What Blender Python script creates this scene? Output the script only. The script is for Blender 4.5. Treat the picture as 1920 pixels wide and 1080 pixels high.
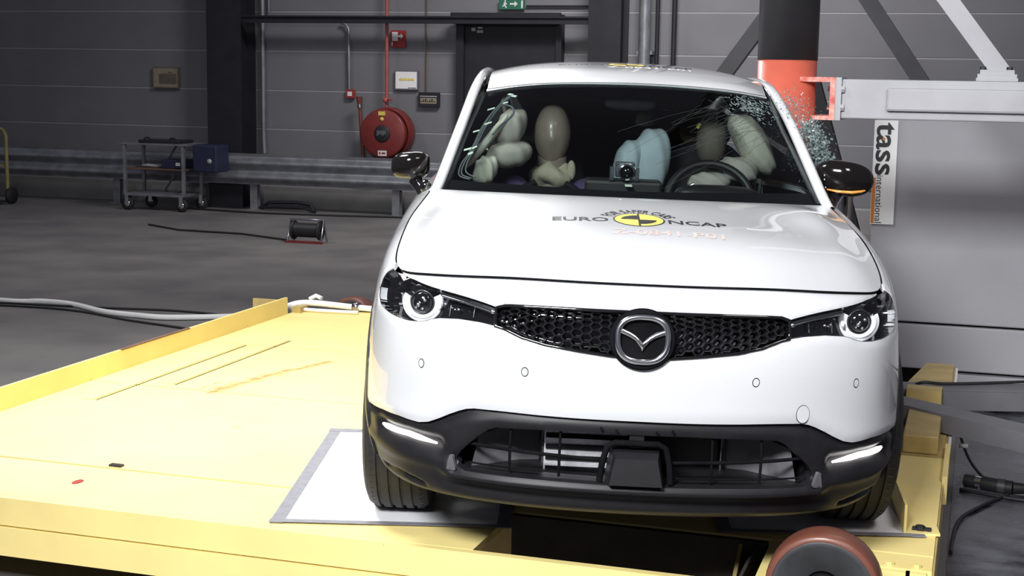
import bpy, bmesh, math, random
import numpy as np
from mathutils import Vector, Matrix
from mathutils.geometry import delaunay_2d_cdt
from mathutils.bvhtree import BVHTree

random.seed(7)
for o in list(bpy.data.objects):
    bpy.data.objects.remove(o)
scene = bpy.context.scene
COL = scene.collection
R = math.radians

# ------------------------------------------------------------------ camera
def rot_axes(yaw, pitch, roll):
    f = np.array([-math.sin(yaw) * math.cos(pitch), math.cos(yaw) * math.cos(pitch), -math.sin(pitch)])
    r = np.array([math.cos(yaw), math.sin(yaw), 0.0])
    u = np.cross(r, f)
    c, s = math.cos(roll), math.sin(roll)
    return c * r + s * u, -s * r + c * u, f
cr_, cu_, cf_ = rot_axes(R(17.5135), R(8.4154), R(0.8515))
cam_d = bpy.data.cameras.new('camera')
cam_d.sensor_width = 36
cam_d.lens = 2761.35 / 1920 * 36
cam_d.clip_end = 200
cam = bpy.data.objects.new('camera', cam_d)
COL.objects.link(cam)
cam.matrix_world = Matrix(((cr_[0], cu_[0], -cf_[0], 0), (cr_[1], cu_[1], -cf_[1], 0), (cr_[2], cu_[2], -cf_[2], 1.815), (0, 0, 0, 1)))
scene.camera = cam

# ------------------------------------------------------------------ world, lights, exposure
world = bpy.data.worlds.new('world')
scene.world = world
world.use_nodes = True
world.node_tree.nodes['Background'].inputs[0].default_value = (.80, .80, 1.0, 1)
world.node_tree.nodes['Background'].inputs[1].default_value = 0.12

def area(name, loc, target, sx, sy, power, col=(1, 1, 1), spread=120):
    d = bpy.data.lights.new(name, 'AREA')
    d.shape = 'RECTANGLE'; d.size = sx; d.size_y = sy; d.energy = power; d.color = col; d.spread = R(spread)
    o = bpy.data.objects.new(name, d)
    COL.objects.link(o)
    o.location = loc
    o.rotation_euler = (Vector(target) - Vector(loc)).to_track_quat('-Z', 'Y').to_euler()
    return o
# the lamp banks of the test hall: rows of film lights hung above the sled and beside the camera
area('film_light_bank', (-3.7, 4.5, 4.7), (-3.1, 5.7, 0.35), 1.6, 1.4, 98, (1, .985, .95), 88)
area('film_light_bank', (-4.1, 10.6, 4.5), (-2.2, 5.4, 0.8), 2.0, .6, 42, (1, 1, 1), 110)
area('film_light_bank', (-1.3, -1.2, 4.2), (-1.1, 4.8, 0.8), 1.5, .9, 140, (.98, .99, 1), 80)
area('film_light_bank', (1.3, 2.6, 3.9), (-.1, 5.8, 0.9), .9, .9, 17, (1, .95, .92), 90)
area('hall_fill_lamp', (-2.6, 12.5, 6.5), (-4.0, 17.2, 1.4), 2.5, 1.0, 200, (1, .97, .96), 120)  # unseen fill lamp that brightens the back wall
area('hall_fill_lamp', (-9.2, 10.6, 6.3), (-6.8, 10.8, 0), 2.5, 1.0, 75, (1, .96, .95), 130)  # second unseen fill lamp, added to brighten the floor on the left

vs = scene.view_settings
vs.view_transform = 'Standard'
vs.look = 'None'
vs.exposure = 0.0
vs.gamma = 1
vs.use_curve_mapping = False

# ------------------------------------------------------------------ materials
def mat(name, col, rough=.5, metal=0.0, coat=0.0, var=0.0, scale=6.0, bump=0.0, bscale=80.0, emit=0.0, spec=.5, col2=None, rvar=0.0):
    m = bpy.data.materials.new(name)
    m.use_nodes = True
    nt = m.node_tree
    b = nt.nodes['Principled BSDF']
    b.inputs['Roughness'].default_value = rough
    b.inputs['Metallic'].default_value = metal
    b.inputs['Coat Weight'].default_value = coat
    b.inputs['Coat Roughness'].default_value = .03
    b.inputs['Specular IOR Level'].default_value = spec
    b.inputs['Base Color'].default_value = (*col, 1)
    tc = nt.nodes.new('ShaderNodeTexCoord')
    n = nt.nodes.new('ShaderNodeTexNoise')
    n.inputs['Scale'].default_value = scale
    n.inputs['Detail'].default_value = 6
    nt.links.new(tc.outputs['Object'], n.inputs['Vector'])
    if var or col2:
        mx = nt.nodes.new('ShaderNodeMix'); mx.data_type = 'RGBA'
        c2 = col2 or tuple(min(1, c * (1 + var)) for c in col)
        c1 = col if col2 else tuple(c * (1 - var) for c in col)
        mx.inputs['A'].default_value = (*c1, 1); mx.inputs['B'].default_value = (*c2, 1)
        mr = nt.nodes.new('ShaderNodeMapRange')
        mr.inputs['From Min'].default_value = .35; mr.inputs['From Max'].default_value = .65
        nt.links.new(n.outputs['Fac'], mr.inputs['Value'])
        nt.links.new(mr.outputs['Result'], mx.inputs['Factor'])
        nt.links.new(mx.outputs['Result'], b.inputs['Base Color'])
    if rvar:
        mr2 = nt.nodes.new('ShaderNodeMapRange')
        mr2.inputs['From Min'].default_value = .35; mr2.inputs['From Max'].default_value = .65
        mr2.inputs['To Min'].default_value = max(.02, rough - rvar); mr2.inputs['To Max'].default_value = rough + rvar
        nt.links.new(n.outputs['Fac'], mr2.inputs['Value'])
        nt.links.new(mr2.outputs['Result'], b.inputs['Roughness'])
    if bump:
        n2 = nt.nodes.new('ShaderNodeTexNoise'); n2.inputs['Scale'].default_value = bscale
        nt.links.new(tc.outputs['Object'], n2.inputs['Vector'])
        bp = nt.nodes.new('ShaderNodeBump'); bp.inputs['Strength'].default_value = bump; bp.inputs['Distance'].default_value = .01
        nt.links.new(n2.outputs['Fac'], bp.inputs['Height'])
        nt.links.new(bp.outputs['Normal'], b.inputs['Normal'])
    if emit:
        b.inputs['Emission Color'].default_value = (*col, 1)
        b.inputs['Emission Strength'].default_value = emit
    return m

def glass(name, tint=(.9, .95, .93), ior=1.45, rough=0.0):
    m = bpy.data.materials.new(name)
    m.use_nodes = True
    nt = m.node_tree
    nt.nodes.remove(nt.nodes['Principled BSDF'])
    out = nt.nodes['Material Output']
    lw = nt.nodes.new('ShaderNodeLayerWeight'); lw.inputs['Blend'].default_value = .5
    pw = nt.nodes.new('ShaderNodeMath'); pw.operation = 'POWER'; pw.inputs[1].default_value = 5
    fr = nt.nodes.new('ShaderNodeMath'); fr.operation = 'MULTIPLY_ADD'; fr.inputs[1].default_value = .94; fr.inputs[2].default_value = ((ior - 1) / (ior + 1)) ** 2 * 1.2
    nt.links.new(lw.outputs['Facing'], pw.inputs[0]); nt.links.new(pw.outputs[0], fr.inputs[0])
    t = nt.nodes.new('ShaderNodeBsdfTransparent'); t.inputs['Color'].default_value = (*tint, 1)
    g = nt.nodes.new('ShaderNodeBsdfGlossy'); g.inputs['Roughness'].default_value = rough
    mx = nt.nodes.new('ShaderNodeMixShader')
    nt.links.new(fr.outputs[0], mx.inputs[0]); nt.links.new(t.outputs[0], mx.inputs[1]); nt.links.new(g.outputs[0], mx.inputs[2])
    nt.links.new(mx.outputs[0], out.inputs[0])
    return m

MT = {
 'paint': mat('pearl_white_paint', (.62, .632, .655), .32, 0, 1.0, .012, 300, spec=.35),
 'plastic': mat('textured_black_plastic', (.012, .0115, .013), .45, 0, 0, .1, 40, .06, 500),
 'plastic2': mat('satin_dark_grey_plastic', (.011, .0105, .0125), .46, 0, 0, .1, 30, .04, 500, spec=.3),
 'gloss': mat('piano_black', (.006, .006, .007), .08, 0, 1.0, .1, 10),
 'gloss2': mat('mirror_cap_black', (.007, .006, .006), .10, 0, 0, .1, 10, spec=.42),
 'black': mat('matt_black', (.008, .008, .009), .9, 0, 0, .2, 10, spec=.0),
 'dark': mat('dark_interior', (.014, .013, .016), .65, 0, 0, .2, 12, .05, 200, spec=.15),
 'chrome': mat('chrome', (.88, .89, .91), .17, 1, 0, .02, 10),
 'satin': mat('satin_chrome', (.5, .5, .53), .22, 1, 0, .03, 20),
 'rubber': mat('tyre_rubber', (.022, .021, .021), .68, 0, 0, .15, 30, .1, 300),
 'grille': mat('grille_black', (.016, .016, .019), .32, 0, .15, .1, 30),
 'lampring': mat('lamp_light_guide', (.92, .93, .96), .25, 0, 1.0, .02, 20),
 'drl': mat('lit_lamp_strip', (1, .96, .92), .3, 0, 0, .0, 20, emit=6),
 'amber': mat('amber_lens', (.75, .32, .06), .15, 0, 1, .05, 20),
 'duct': mat('grey_duct_plastic', (.11, .108, .116), .55, 0, 0, .12, 20),
 'rad': mat('aluminium_radiator', (.62, .62, .66), .4, .6, 0, .1, 60),
 'glass': glass('windscreen_glass', (.62, .68, .66), 1.42),
 'lens': glass('clear_lamp_lens', (.96, .97, .98), 1.45),
 'sideglass': glass('tinted_side_glass', (.16, .19, .18), 1.45),
 'shard': mat('broken_safety_glass', (.22, .28, .28), .18, 0, .6, .35, 60),
 'crack': mat('glass_crack_line', (.05, .06, .06), .4, 0, 0, .3, 40),
 'bag': mat('airbag_nylon_cream', (.62, .60, .52), .75, 0, 0, .06, 10, .25, 25),
 'bag2': mat('airbag_nylon_pale', (.42, .39, .36), .75, 0, 0, .06, 10, .25, 25),
 'bagb': mat('pale_blue_airbag_fabric', (.40, .48, .54), .7, 0, 0, .06, 10, .2, 25),
 'skin': mat('dummy_vinyl_brown', (.26, .21, .175), .38, 0, .2, .12, 14),
 'cloth': mat('beige_cotton_cloth', (.42, .38, .29), .85, 0, 0, .12, 10, .4, 40),
 'purple': mat('purple_fabric', (.085, .06, .16), .8, 0, 0, .15, 14, .3, 60),
 'tape': mat('white_green_tape', (.72, .82, .74), .55, 0, 0, .08, 30, .3, 60),
 'cable': mat('black_cable_rubber', (.02, .02, .022), .5, 0, 0, .1, 20),
 'wire': mat('grey_sensor_wire', (.12, .14, .15), .4, 0, 0, .1, 20),
 'steel': mat('galvanised_steel', (.30, .31, .34), .42, .55, 0, .18, 7, .03, 60),
 'darksteel': mat('black_painted_steel', (.017, .017, .023), .55, 0, 0, .15, 5),
 'greysteel': mat('grey_painted_steel', (.42, .42, .45), .42, 0, 0, .07, 5, .03, 40),
 'greysteel2': mat('mid_grey_painted_steel', (.15, .15, .165), .45, 0, 0, .12, 5, .03, 40),
 'block': mat('grey_painted_block', (.40, .395, .425), .6, 0, 0, .05, 2.2, .05, 40),
 'redpaint': mat('orange_red_paint', (.60, .125, .08), .38, 0, .15, .06, 8),
 'redsteel': mat('worn_red_paint', (.62, .10, .06), .5, 0, 0, .0, 30, .2, 60, col2=(.80, .42, .36)),
 'polebk': mat('pole_black_sleeve', (.028, .027, .031), .55, 0, 0, .12, 10),
 'reelred': mat('hose_reel_red', (.20, .028, .026), .42, 0, .1, .1, 6),
 'signred': mat('sign_red', (.34, .035, .035), .5, 0, 0, .05, 10),
 'white': mat('white_print', (.78, .78, .78), .6, 0, 0, .03, 10),
 'signwhite': mat('white_sign_board', (.95, .95, .95), .5, 0, 0, .02, 6),
 'orange': mat('orange_print', (.72, .24, .05), .6, 0, 0, .04, 10),
 'blackprint': mat('black_print', (.012, .012, .014), .5, 0, 0, .05, 10),
 'yellowprint': mat('yellow_print', (.78, .62, .12), .5, 0, 0, .05, 10),
 'fadedprint': mat('pale_red_print', (.62, .50, .47), .5, 0, 0, .05, 10),
 'whiteprint2': mat('roof_white_print', (.92, .92, .92), .5, 0, 0, .02, 10),
 'green': mat('exit_sign_green', (.03, .16, .10), .5, 0, 0, .05, 10),
 'tan': mat('faded_tan_print', (.30, .25, .18), .7, 0, 0, .12, 18),
 'tan2': mat('brown_print', (.13, .11, .09), .7, 0, 0, .12, 18),
 'blue': mat('dark_blue_plastic', (.02, .024, .06), .5, 0, 0, .12, 8),
 'panel': mat('wall_panel_grey', (.19, .19, .205), .6, 0, 0, .05, 1.6, .02, 30),
 'joint': mat('wall_joint_highlight', (.36, .36, .37), .6, 0, 0, .05, 3),  # paler than the panels: the joint highlight is put into the colour
 'plinth': mat('concrete_plinth', (.27, .265, .26), .8, 0, 0, .08, 3),
 'sheet': mat('white_slip_sheet', (.88, .88, .90), .45, 0, 0, .02, 8),
 'tapegrey': mat('grey_cloth_tape', (.23, .23, .26), .45, 0, 0, .1, 30, .1, 90),
 'tyrebrown': mat('brown_polyurethane', (.16, .055, .036), .42, 0, .1, .12, 10),
 'hub': mat('grey_cast_hub', (.06, .062, .066), .45, .2, 0, .15, 14),
 'hose': mat('white_rubber_hose', (.9, .9, .9), .5, 0, 0, .04, 12),
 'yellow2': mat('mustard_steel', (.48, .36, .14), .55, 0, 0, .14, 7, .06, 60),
 'wood': mat('brown_shelf_board', (.16, .09, .06), .6, 0, 0, .12, 10),
 'pipered': mat('red_pipe', (.42, .10, .09), .5, 0, 0, .1, 10),
 'yelhandle': mat('worn_yellow_tube', (.30, .27, .09), .5, 0, 0, .15, 10),
 'void': mat('shade_dark_steel', (.035, .03, .026), .8, 0, 0, .2, 6),  # dark tone carries painted shade in the pit and below the deck joints
}

def deck_material():
    m = mat('yellow_deck_paint', (.88, .72, .29), .6, 0, 0, .05, 3, .05, 50, spec=.25)
    nt = m.node_tree; b = nt.nodes['Principled BSDF']
    L = nt.links
    geo = nt.nodes.new('ShaderNodeNewGeometry')
    sep = nt.nodes.new('ShaderNodeSeparateXYZ'); L.new(geo.outputs['Position'], sep.inputs[0])
    def mth(op, a, bb=None, c=None):
        n = nt.nodes.new('ShaderNodeMath'); n.operation = op
        for i, x in enumerate((a, bb, c)):
            if x is None: continue
            if isinstance(x, (int, float)): n.inputs[i].default_value = x
            else: L.new(x, n.inputs[i])
        return n.outputs[0]
    nz = nt.nodes.new('ShaderNodeTexNoise'); nz.inputs['Scale'].default_value = 9; nz.inputs['Detail'].default_value = 8
    L.new(geo.outputs['Position'], nz.inputs['Vector'])
    mask = None
    # rubber scuff from (-3.25,5.83) to (-3.06,6.66), slightly wandering, and a short fainter one beside it
    for (x0, y0, x1, y1, w) in ((-3.27, 5.80, -3.20, 6.20, .05), (-3.20, 6.20, -3.06, 6.68, .045), (-3.35, 5.86, -3.33, 6.05, .012)):
        dx, dy = x1 - x0, y1 - y0; l = math.hypot(dx, dy); dx /= l; dy /= l
        px = mth('SUBTRACT', sep.outputs[0], x0); py = mth('SUBTRACT', sep.outputs[1], y0)
        u = mth('ADD', mth('MULTIPLY', px, dx), mth('MULTIPLY', py, dy))
        v = mth('SUBTRACT', mth('MULTIPLY', py, dx), mth('MULTIPLY', px, dy))
        v = mth('ADD', v, mth('MULTIPLY', mth('SUBTRACT', nz.outputs['Fac'], .5), .12))
        a = mth('SUBTRACT', 1, mth('SMOOTH_MIN', mth('DIVIDE', mth('ABSOLUTE', v), w), 1, .05))
        ins = mth('MULTIPLY', mth('GREATER_THAN', u, 0), mth('LESS_THAN', u, l))
        k = mth('MULTIPLY', a, ins)
        mask = k if mask is None else mth('MAXIMUM', mask, k)
    nz2 = nt.nodes.new('ShaderNodeTexNoise'); nz2.inputs['Scale'].default_value = 30
    L.new(geo.outputs['Position'], nz2.inputs['Vector'])
    mask = mth('MULTIPLY', mask, mth('MULTIPLY_ADD', nz2.outputs['Fac'], .8, .35))
    sp = mth('MULTIPLY', mth('GREATER_THAN', nz.outputs['Fac'], .70), .25)
    mask = mth('MAXIMUM', mask, sp)
    src = b.inputs['Base Color'].links[0].from_socket
    mx = nt.nodes.new('ShaderNodeMix'); mx.data_type = 'RGBA'
    L.new(src, mx.inputs['A']); mx.inputs['B'].default_value = (.22, .10, .045, 1); L.new(mask, mx.inputs['Factor'])
    L.new(mx.outputs['Result'], b.inputs['Base Color'])
    return m
MT['deck'] = deck_material()

def floor_material(name, c1, c2, rough, rvar, sc, stretch=(1, 1, 1)):
    m = mat(name, c1, rough, 0, 0, 0, sc, .03, 40, col2=c2, rvar=rvar)
    nt = m.node_tree
    tc = [n for n in nt.nodes if n.type == 'TEX_COORD'][0]
    mp = nt.nodes.new('ShaderNodeMapping'); mp.inputs['Scale'].default_value = stretch
    nt.links.new(tc.outputs['Object'], mp.inputs['Vector'])
    for n in nt.nodes:
        if n.type == 'TEX_NOISE' and n.inputs['Scale'].default_value == sc:
            nt.links.new(mp.outputs['Vector'], n.inputs['Vector'])
    return m
MT['floor'] = floor_material('hall_floor', (.17, .165, .165), (.225, .215, .21), .55, .08, 1.3, (.5, 1.6, 1))
MT['floor2'] = floor_material('dark_track_floor', (.018, .018, .026), (.15, .15, .18), .26, .1, 5.0, (1, 1.6, 1))

# ------------------------------------------------------------------ mesh helpers
class MB:
    def __init__(s): s.v = []; s.f = []; s.sm = []
    def add(s, V, F, smooth=True):
        o = len(s.v); s.v += [tuple(map(float, p)) for p in V]; s.f += [tuple(i + o for i in f) for f in F]; s.sm += [smooth] * len(F); return s
    def box(s, x0, x1, y0, y1, z0, z1, m=None, bev=0.0):
        if bev:
            bm = bmesh.new(); bmesh.ops.create_cube(bm, size=1)
            for v in bm.verts: v.co = Vector(((x0 + x1) / 2 + v.co.x * (x1 - x0), (y0 + y1) / 2 + v.co.y * (y1 - y0), (z0 + z1) / 2 + v.co.z * (z1 - z0)))
            bmesh.ops.bevel(bm, geom=bm.edges[:], offset=bev, segments=2, affect='EDGES', profile=.5)
            V = [v.co.copy() for v in bm.verts]; bm.verts.index_update(); F = [[v.index for v in f.verts] for f in bm.faces]; bm.free()
        else:
            V = [Vector(p) for p in ((x0, y0, z0), (x1, y0, z0), (x1, y1, z0), (x0, y1, z0), (x0, y0, z1), (x1, y0, z1), (x1, y1, z1), (x0, y1, z1))]
            F = [(0, 3, 2, 1), (4, 5, 6, 7), (0, 1, 5, 4), (1, 2, 6, 5), (2, 3, 7, 6), (3, 0, 4, 7)]
        if m is not None: V = [m @ v for v in V]
        return s.add(V, F, False)
    def bar(s, p0, p1, w, h, up=(0, 0, 1)):
        p0 = Vector(p0); p1 = Vector(p1); d = (p1 - p0).normalized(); u = Vector(up); u = (u - d * u.dot(d)).normalized(); r = d.cross(u)
        V = []
        for p in (p0, p1):
            for a, b in ((-1, -1), (1, -1), (1, 1), (-1, 1)): V.append(p + r * (a * w / 2) + u * (b * h / 2))
        return s.add(V, [(0, 1, 2, 3), (7, 6, 5, 4), (0, 4, 5, 1), (1, 5, 6, 2), (2, 6, 7, 3), (3, 7, 4, 0)], False)
    def tube(s, path, r, seg=10, cap=True, closed=False):
        P = [Vector(p) for p in path]; n = len(P); V = []; F = []
        rr = r if hasattr(r, '__len__') else [r] * n
        up = None
        for i in range(n):
            a = P[(i - 1) % n] if (i or closed) else P[0]; b = P[(i + 1) % n] if (i < n - 1 or closed) else P[-1]
            d = (b - a).normalized()
            if up is None: up = Vector((0, 0, 1)) if abs(d.z) < .9 else Vector((1, 0, 0))
            up = (up - d * up.dot(d))
            if up.length < 1e-6: up = Vector((1, 0, 0)) - d * d.x
            up.normalize(); q = d.cross(up)
            for k in range(seg):
                t = 2 * math.pi * k / seg; V.append(P[i] + up * (math.cos(t) * rr[i]) + q * (math.sin(t) * rr[i]))
        for i in range(n if closed else n - 1):
            for k in range(seg):
                j = (i + 1) % n; F.append((i * seg + k, i * seg + (k + 1) % seg, j * seg + (k + 1) % seg, j * seg + k))
        s.add(V, F)
        if cap and not closed:
            s.add(V[:seg], [tuple(range(seg))[::-1]], False); s.add(V[-seg:], [tuple(range(seg))], False)
        return s
    def lathe(s, prof, c=(0, 0, 0), axis='Z', seg=40, smooth=True, ang=(0, 360)):
        n = len(prof); V = []; F = []; full = abs(ang[1] - ang[0] - 360) < 1e-6; m = seg if full else seg + 1
        for k in range(m):
            t = R(ang[0] + (ang[1] - ang[0]) * k / seg); ct, st = math.cos(t), math.sin(t)
            for r, h in prof:
                p = (r * ct, r * st, h) if axis == 'Z' else ((h, r * ct, r * st) if axis == 'X' else (r * ct, h, r * st))
                V.append((p[0] + c[0], p[1] + c[1], p[2] + c[2]))
        for k in range(seg):
            k2 = (k + 1) % m
            for i in range(n - 1): F.append((k * n + i, k2 * n + i, k2 * n + i + 1, k * n + i + 1))
        return s.add(V, F, smooth)
    def grid(s, rows, smooth=True, thick=None):
        n = len(rows); m = len(rows[0]); V = [p for r in rows for p in r]
        return s.add(V, [(i * m + j, i * m + j + 1, (i + 1) * m + j + 1, (i + 1) * m + j) for i in range(n - 1) for j in range(m - 1)], smooth)
    def blob(s, c, rx, ry, rz, seg=24, ring=16, fn=None, rotz=0.0):
        V = []; F = []; cz, sz = math.cos(rotz), math.sin(rotz)
        for i in range(ring + 1):
            a = math.pi * i / ring
            for k in range(seg):
                t = 2 * math.pi * k / seg; d = Vector((math.sin(a) * math.cos(t), math.sin(a) * math.sin(t), math.cos(a)))
                p = Vector((d.x * rx, d.y * ry, d.z * rz))
                if fn: p = fn(p, d)
                V.append((c[0] + p.x * cz - p.y * sz, c[1] + p.x * sz + p.y * cz, c[2] + p.z))
        for i in range(ring):
            for k in range(seg): F.append((i * seg + k, (i + 1) * seg + k, (i + 1) * seg + (k + 1) % seg, i * seg + (k + 1) % seg))
        return s.add(V, F)
    def prism(s, poly, fn, d):
        """poly: 2-D outline; fn(u,v)->3-D; d: extrusion vector"""
        d = Vector(d); A = [Vector(fn(u, v)) for u, v in poly]; B = [a + d for a in A]; n = len(A)
        s.add(A, [tuple(range(n))], False); s.add(B, [tuple(range(n))[::-1]], False)
        return s.add(A + B, [(i, (i + 1) % n, n + (i + 1) % n, n + i) for i in range(n)], False)
    def build(s, name, m, parent=None, fix=True, loc=None):
        me = bpy.data.meshes.new(name); me.from_pydata(s.v, [], s.f); me.polygons.foreach_set('use_smooth', s.sm)
        me.materials.append(MT[m] if isinstance(m, str) else m)
        if fix:
            bm = bmesh.new(); bm.from_mesh(me); bmesh.ops.recalc_face_normals(bm, faces=bm.faces[:]); bm.to_mesh(me); bm.free()
        me.update()
        o = bpy.data.objects.new(name, me); COL.objects.link(o)
        if parent is not None: o.parent = parent
        if loc is not None: o.location = loc
        return o
def tag(o, label=None, cat=None, group=None, kind=None):
    if label: o['label'] = label
    if cat: o['category'] = cat
    if group: o['group'] = group
    if kind: o['kind'] = kind
    return o
def empty(name, loc, label, cat, group=None):
    o = bpy.data.objects.new(name, None); COL.objects.link(o); o.location = loc; o.empty_display_size = .1
    return tag(o, label, cat, group)
def local(parent):  # mesh coordinates given in world space under an unrotated Empty
    return Vector(parent.location)
def put(mb, name, m, parent):  # world-space mesh parented to an unrotated Empty
    o = mb.build(name, m, parent); L_ = parent.location
    for v in o.data.vertices: v.co -= L_
    return o
def circ(cx, cy, rx, ry=None, n=32, a0=0, a1=360):
    ry = ry or rx
    k = n if abs(a1 - a0 - 360) < 1e-6 else n + 1
    return [(cx + rx * math.cos(R(a0 + (a1 - a0) * i / n)), cy + ry * math.sin(R(a0 + (a1 - a0) * i / n))) for i in range(k)]
def text2d(s, size=1.0, spacing=1.0, bold=0.0):
    cu = bpy.data.curves.new('t', 'FONT'); cu.body = s; cu.size = size; cu.space_character = spacing; cu.offset = bold; cu.resolution_u = 3
    o = bpy.data.objects.new('t', cu); COL.objects.link(o); bpy.context.view_layer.update()
    me = bpy.data.meshes.new_from_object(o.evaluated_get(bpy.context.evaluated_depsgraph_get()))
    V = [(v.co.x, v.co.y) for v in me.vertices]; F = [tuple(p.vertices) for p in me.polygons]
    bpy.data.objects.remove(o); bpy.data.curves.remove(cu); bpy.data.meshes.remove(me)
    return V, F
def fit_text(s, x0, x1, y0, y1, bold=0.0, spacing=1.0):
    V, F = text2d(s, 1, spacing, bold); xs = [v[0] for v in V]; ys = [v[1] for v in V]
    a, b, c, d = min(xs), max(xs), min(ys), max(ys)
    return [(x0 + (v[0] - a) / (b - a) * (x1 - x0), y0 + (v[1] - c) / (d - c) * (y1 - y0)) for v in V], F
# ================================================================== the hall
WY = 17.4
fl = MB().box(-24, 9, -3, WY + .1, -.05, 0).build('floor', 'floor'); tag(fl, kind='structure')
fl2 = MB().box(-.03, 6, 2.0, 8.6, 0, .004).build('floor_track', 'floor2'); tag(fl2, kind='structure')
wall = MB().box(-24, 9, WY, WY + .12, 0, 6.2).build('wall_back', 'joint'); tag(wall, kind='structure')
spans = ((-24.0, -17.3), (-17.25, -9.27), (-9.23, -4.27), (-4.23, .9), (.95, 9))
for (xa, xb) in spans:
    me = None
    for i in range(12):
        z0 = .28 if i == 0 else .02 + .5 * i
        z1 = .52 + .5 * i
        if i == 0:
            o = MB().box(xa, xb, -.005, 0, .30, .506).build('wall_panel', 'panel', wall, loc=(0, WY, 0)); continue
        if me is None:
            q = MB(); h = .484; b_ = .003
            q.prism([(0, 0), (-.005, b_), (-.005, h - b_), (0, h)], lambda u, v: (xa, u, v), (xb - xa, 0, 0))
            o = q.build('wall_panel', 'panel', wall, loc=(0, WY, z0)); me = o.data
        else:
            o = bpy.data.objects.new('wall_panel', me); COL.objects.link(o); o.parent = wall; o.location = (0, WY, z0)
MB().box(-24, 9, WY - .05, WY, 0, .27).build('plinth', 'plinth', wall)
# steel columns
for i, (xa, xb) in enumerate(((-9.48, -9.0), (-4.46, -4.07), (.42, .85), (-17.5, -17.05))):
    c = MB().box(xa, xb, 16.95, 16.97, 0, 6.2).box(xa, xb, 17.34, 17.36, 0, 6.2).box((xa + xb) / 2 - .01 + .12, (xa + xb) / 2 + .01 + .12, 16.97, 17.34, 0, 6.2)
    c.box(xa, xb - .12, 16.965, 17.0, 0, 6.2)
    tag(c.build('column', 'darksteel'), kind='structure')
tag(MB().box(-9.0, -4.46, 17.0, 17.1, 2.36, 2.45).box(-9.0, -4.46, 16.97, 17.0, 2.43, 2.45).build('trim_1', 'darksteel'), kind='structure')
# door
door = MB().box(-6.10, -4.93, 17.28, 17.33, 0, 2.38).build('door_1', 'darksteel'); tag(door, kind='structure')
MB().box(-6.2, -6.1, 17.22, 17.36, 0, 2.48).box(-4.93, -4.86, 17.22, 17.36, 0, 2.48).box(-6.1, -4.93, 17.22, 17.36, 2.38, 2.48).build('door_frame', 'darksteel', door)
MB().box(-6.24, -4.86, 17.12, 17.2, 2.40, 2.50).build('door_track', 'darksteel', door)
MB().box(-5.06, -5.02, 17.24, 17.28, 1.0, 1.18).build('door_handle', 'satin', door)
dl = MB()
for a in ((-6.02, -5.97, 2.28, 2.32), (-5.94, -5.88, 2.31, 2.33), (-5.95, -5.87, 2.26, 2.29)): dl.box(a[0], a[1], 17.274, 17.28, a[2], a[3])
dl.build('door_sticker', 'greysteel', door)

# exit sign
ex = empty('exit_sign', (-5.53, 17.36, 2.6), 'green emergency exit sign above the dark door', 'sign')
put(MB().box(-5.69, -5.37, 17.33, 17.37, 2.545, 2.66), 'sign_board', 'green', ex)
k = MB()
def wq(u, v): return (u, 17.328, v)
for poly in ([(-5.64, 2.56), (-5.60, 2.56), (-5.60, 2.65), (-5.64, 2.65)],):
    pass
k.prism([(-5.55, 2.60), (-5.49, 2.60), (-5.49, 2.575), (-5.45, 2.61), (-5.49, 2.645), (-5.49, 2.62), (-5.55, 2.62)], wq, (0, .003, 0))
k.prism([(-5.405, 2.56), (-5.385, 2.56), (-5.385, 2.65), (-5.405, 2.65)], wq, (0, .003, 0))
k.prism(circ(-5.61, 2.643, .011, n=10), wq, (0, .003, 0))
k.prism([(-5.63, 2.625), (-5.60, 2.63), (-5.585, 2.605), (-5.598, 2.60), (-5.607, 2.612), (-5.603, 2.59), (-5.585, 2.565), (-5.60, 2.56), (-5.618, 2.587), (-5.64, 2.575), (-5.648, 2.585), (-5.625, 2.60)], wq, (0, .003, 0))
put(k, 'pictogram', 'white', ex)
tag(MB().tube([(-5.35, 17.36, 2.585), (-4.5, 17.36, 2.585)], .012, 8).build('conduit', 'darksteel'), 'thin dark conduit running right from the exit sign', 'conduit')

# wall posters and signs
sg = empty('wall_notice', (-10.31, 17.37, 1.64), 'faded tan notice board left of the dark column', 'notice')
put(MB().box(-10.51, -10.12, 17.345, 17.378, 1.51, 1.785), 'frame', 'tan2', sg)
put(MB().box(-10.495, -10.14, 17.34, 17.346, 1.525, 1.77), 'board', 'tan', sg)
put(MB().box(-10.41, -10.15, 17.336, 17.341, 1.57, 1.70).box(-10.27, -10.21, 17.336, 17.341, 1.715, 1.725), 'print', 'tan2', sg)
fs = empty('fire_hose_sign', (-7.01, 17.37, 2.18), 'red sign with white hose symbol above the reel', 'sign')
put(MB().box(-7.115, -6.92, 17.35, 17.378, 2.075, 2.285), 'sign_board', 'signred', fs)
def wq2(u, v): return (u, 17.346, v)
k = MB(); k.prism([(-7.095, 2.155), (-7.02, 2.155), (-7.02, 2.20), (-6.98, 2.20), (-6.98, 2.18), (-6.945, 2.212), (-6.98, 2.245), (-6.98, 2.225), (-7.02, 2.225), (-7.02, 2.265), (-7.095, 2.265)], wq2, (0, .004, 0))
k.prism([(-7.10, 2.095), (-7.088, 2.095), (-7.088, 2.14), (-7.10, 2.14)], wq2, (0, .004, 0)); put(k, 'pictogram', 'white', fs)
po = empty('wall_poster', (-6.9, 17.37, 1.67), 'white poster with yellow lettering right of the red pipe', 'poster')
put(MB().box(-7.06, -6.745, 17.345, 17.378, 1.55, 1.79), 'frame', 'greysteel2', po)
put(MB().box(-7.045, -6.76, 17.34, 17.346, 1.565, 1.775), 'paper', 'signwhite', po)
k = MB(); 
for i in range(9): k.box(-6.995 + i * .023, -6.978 + i * .023, 17.336, 17.341, 1.665, 1.69 + .008 * (i % 2))
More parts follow.
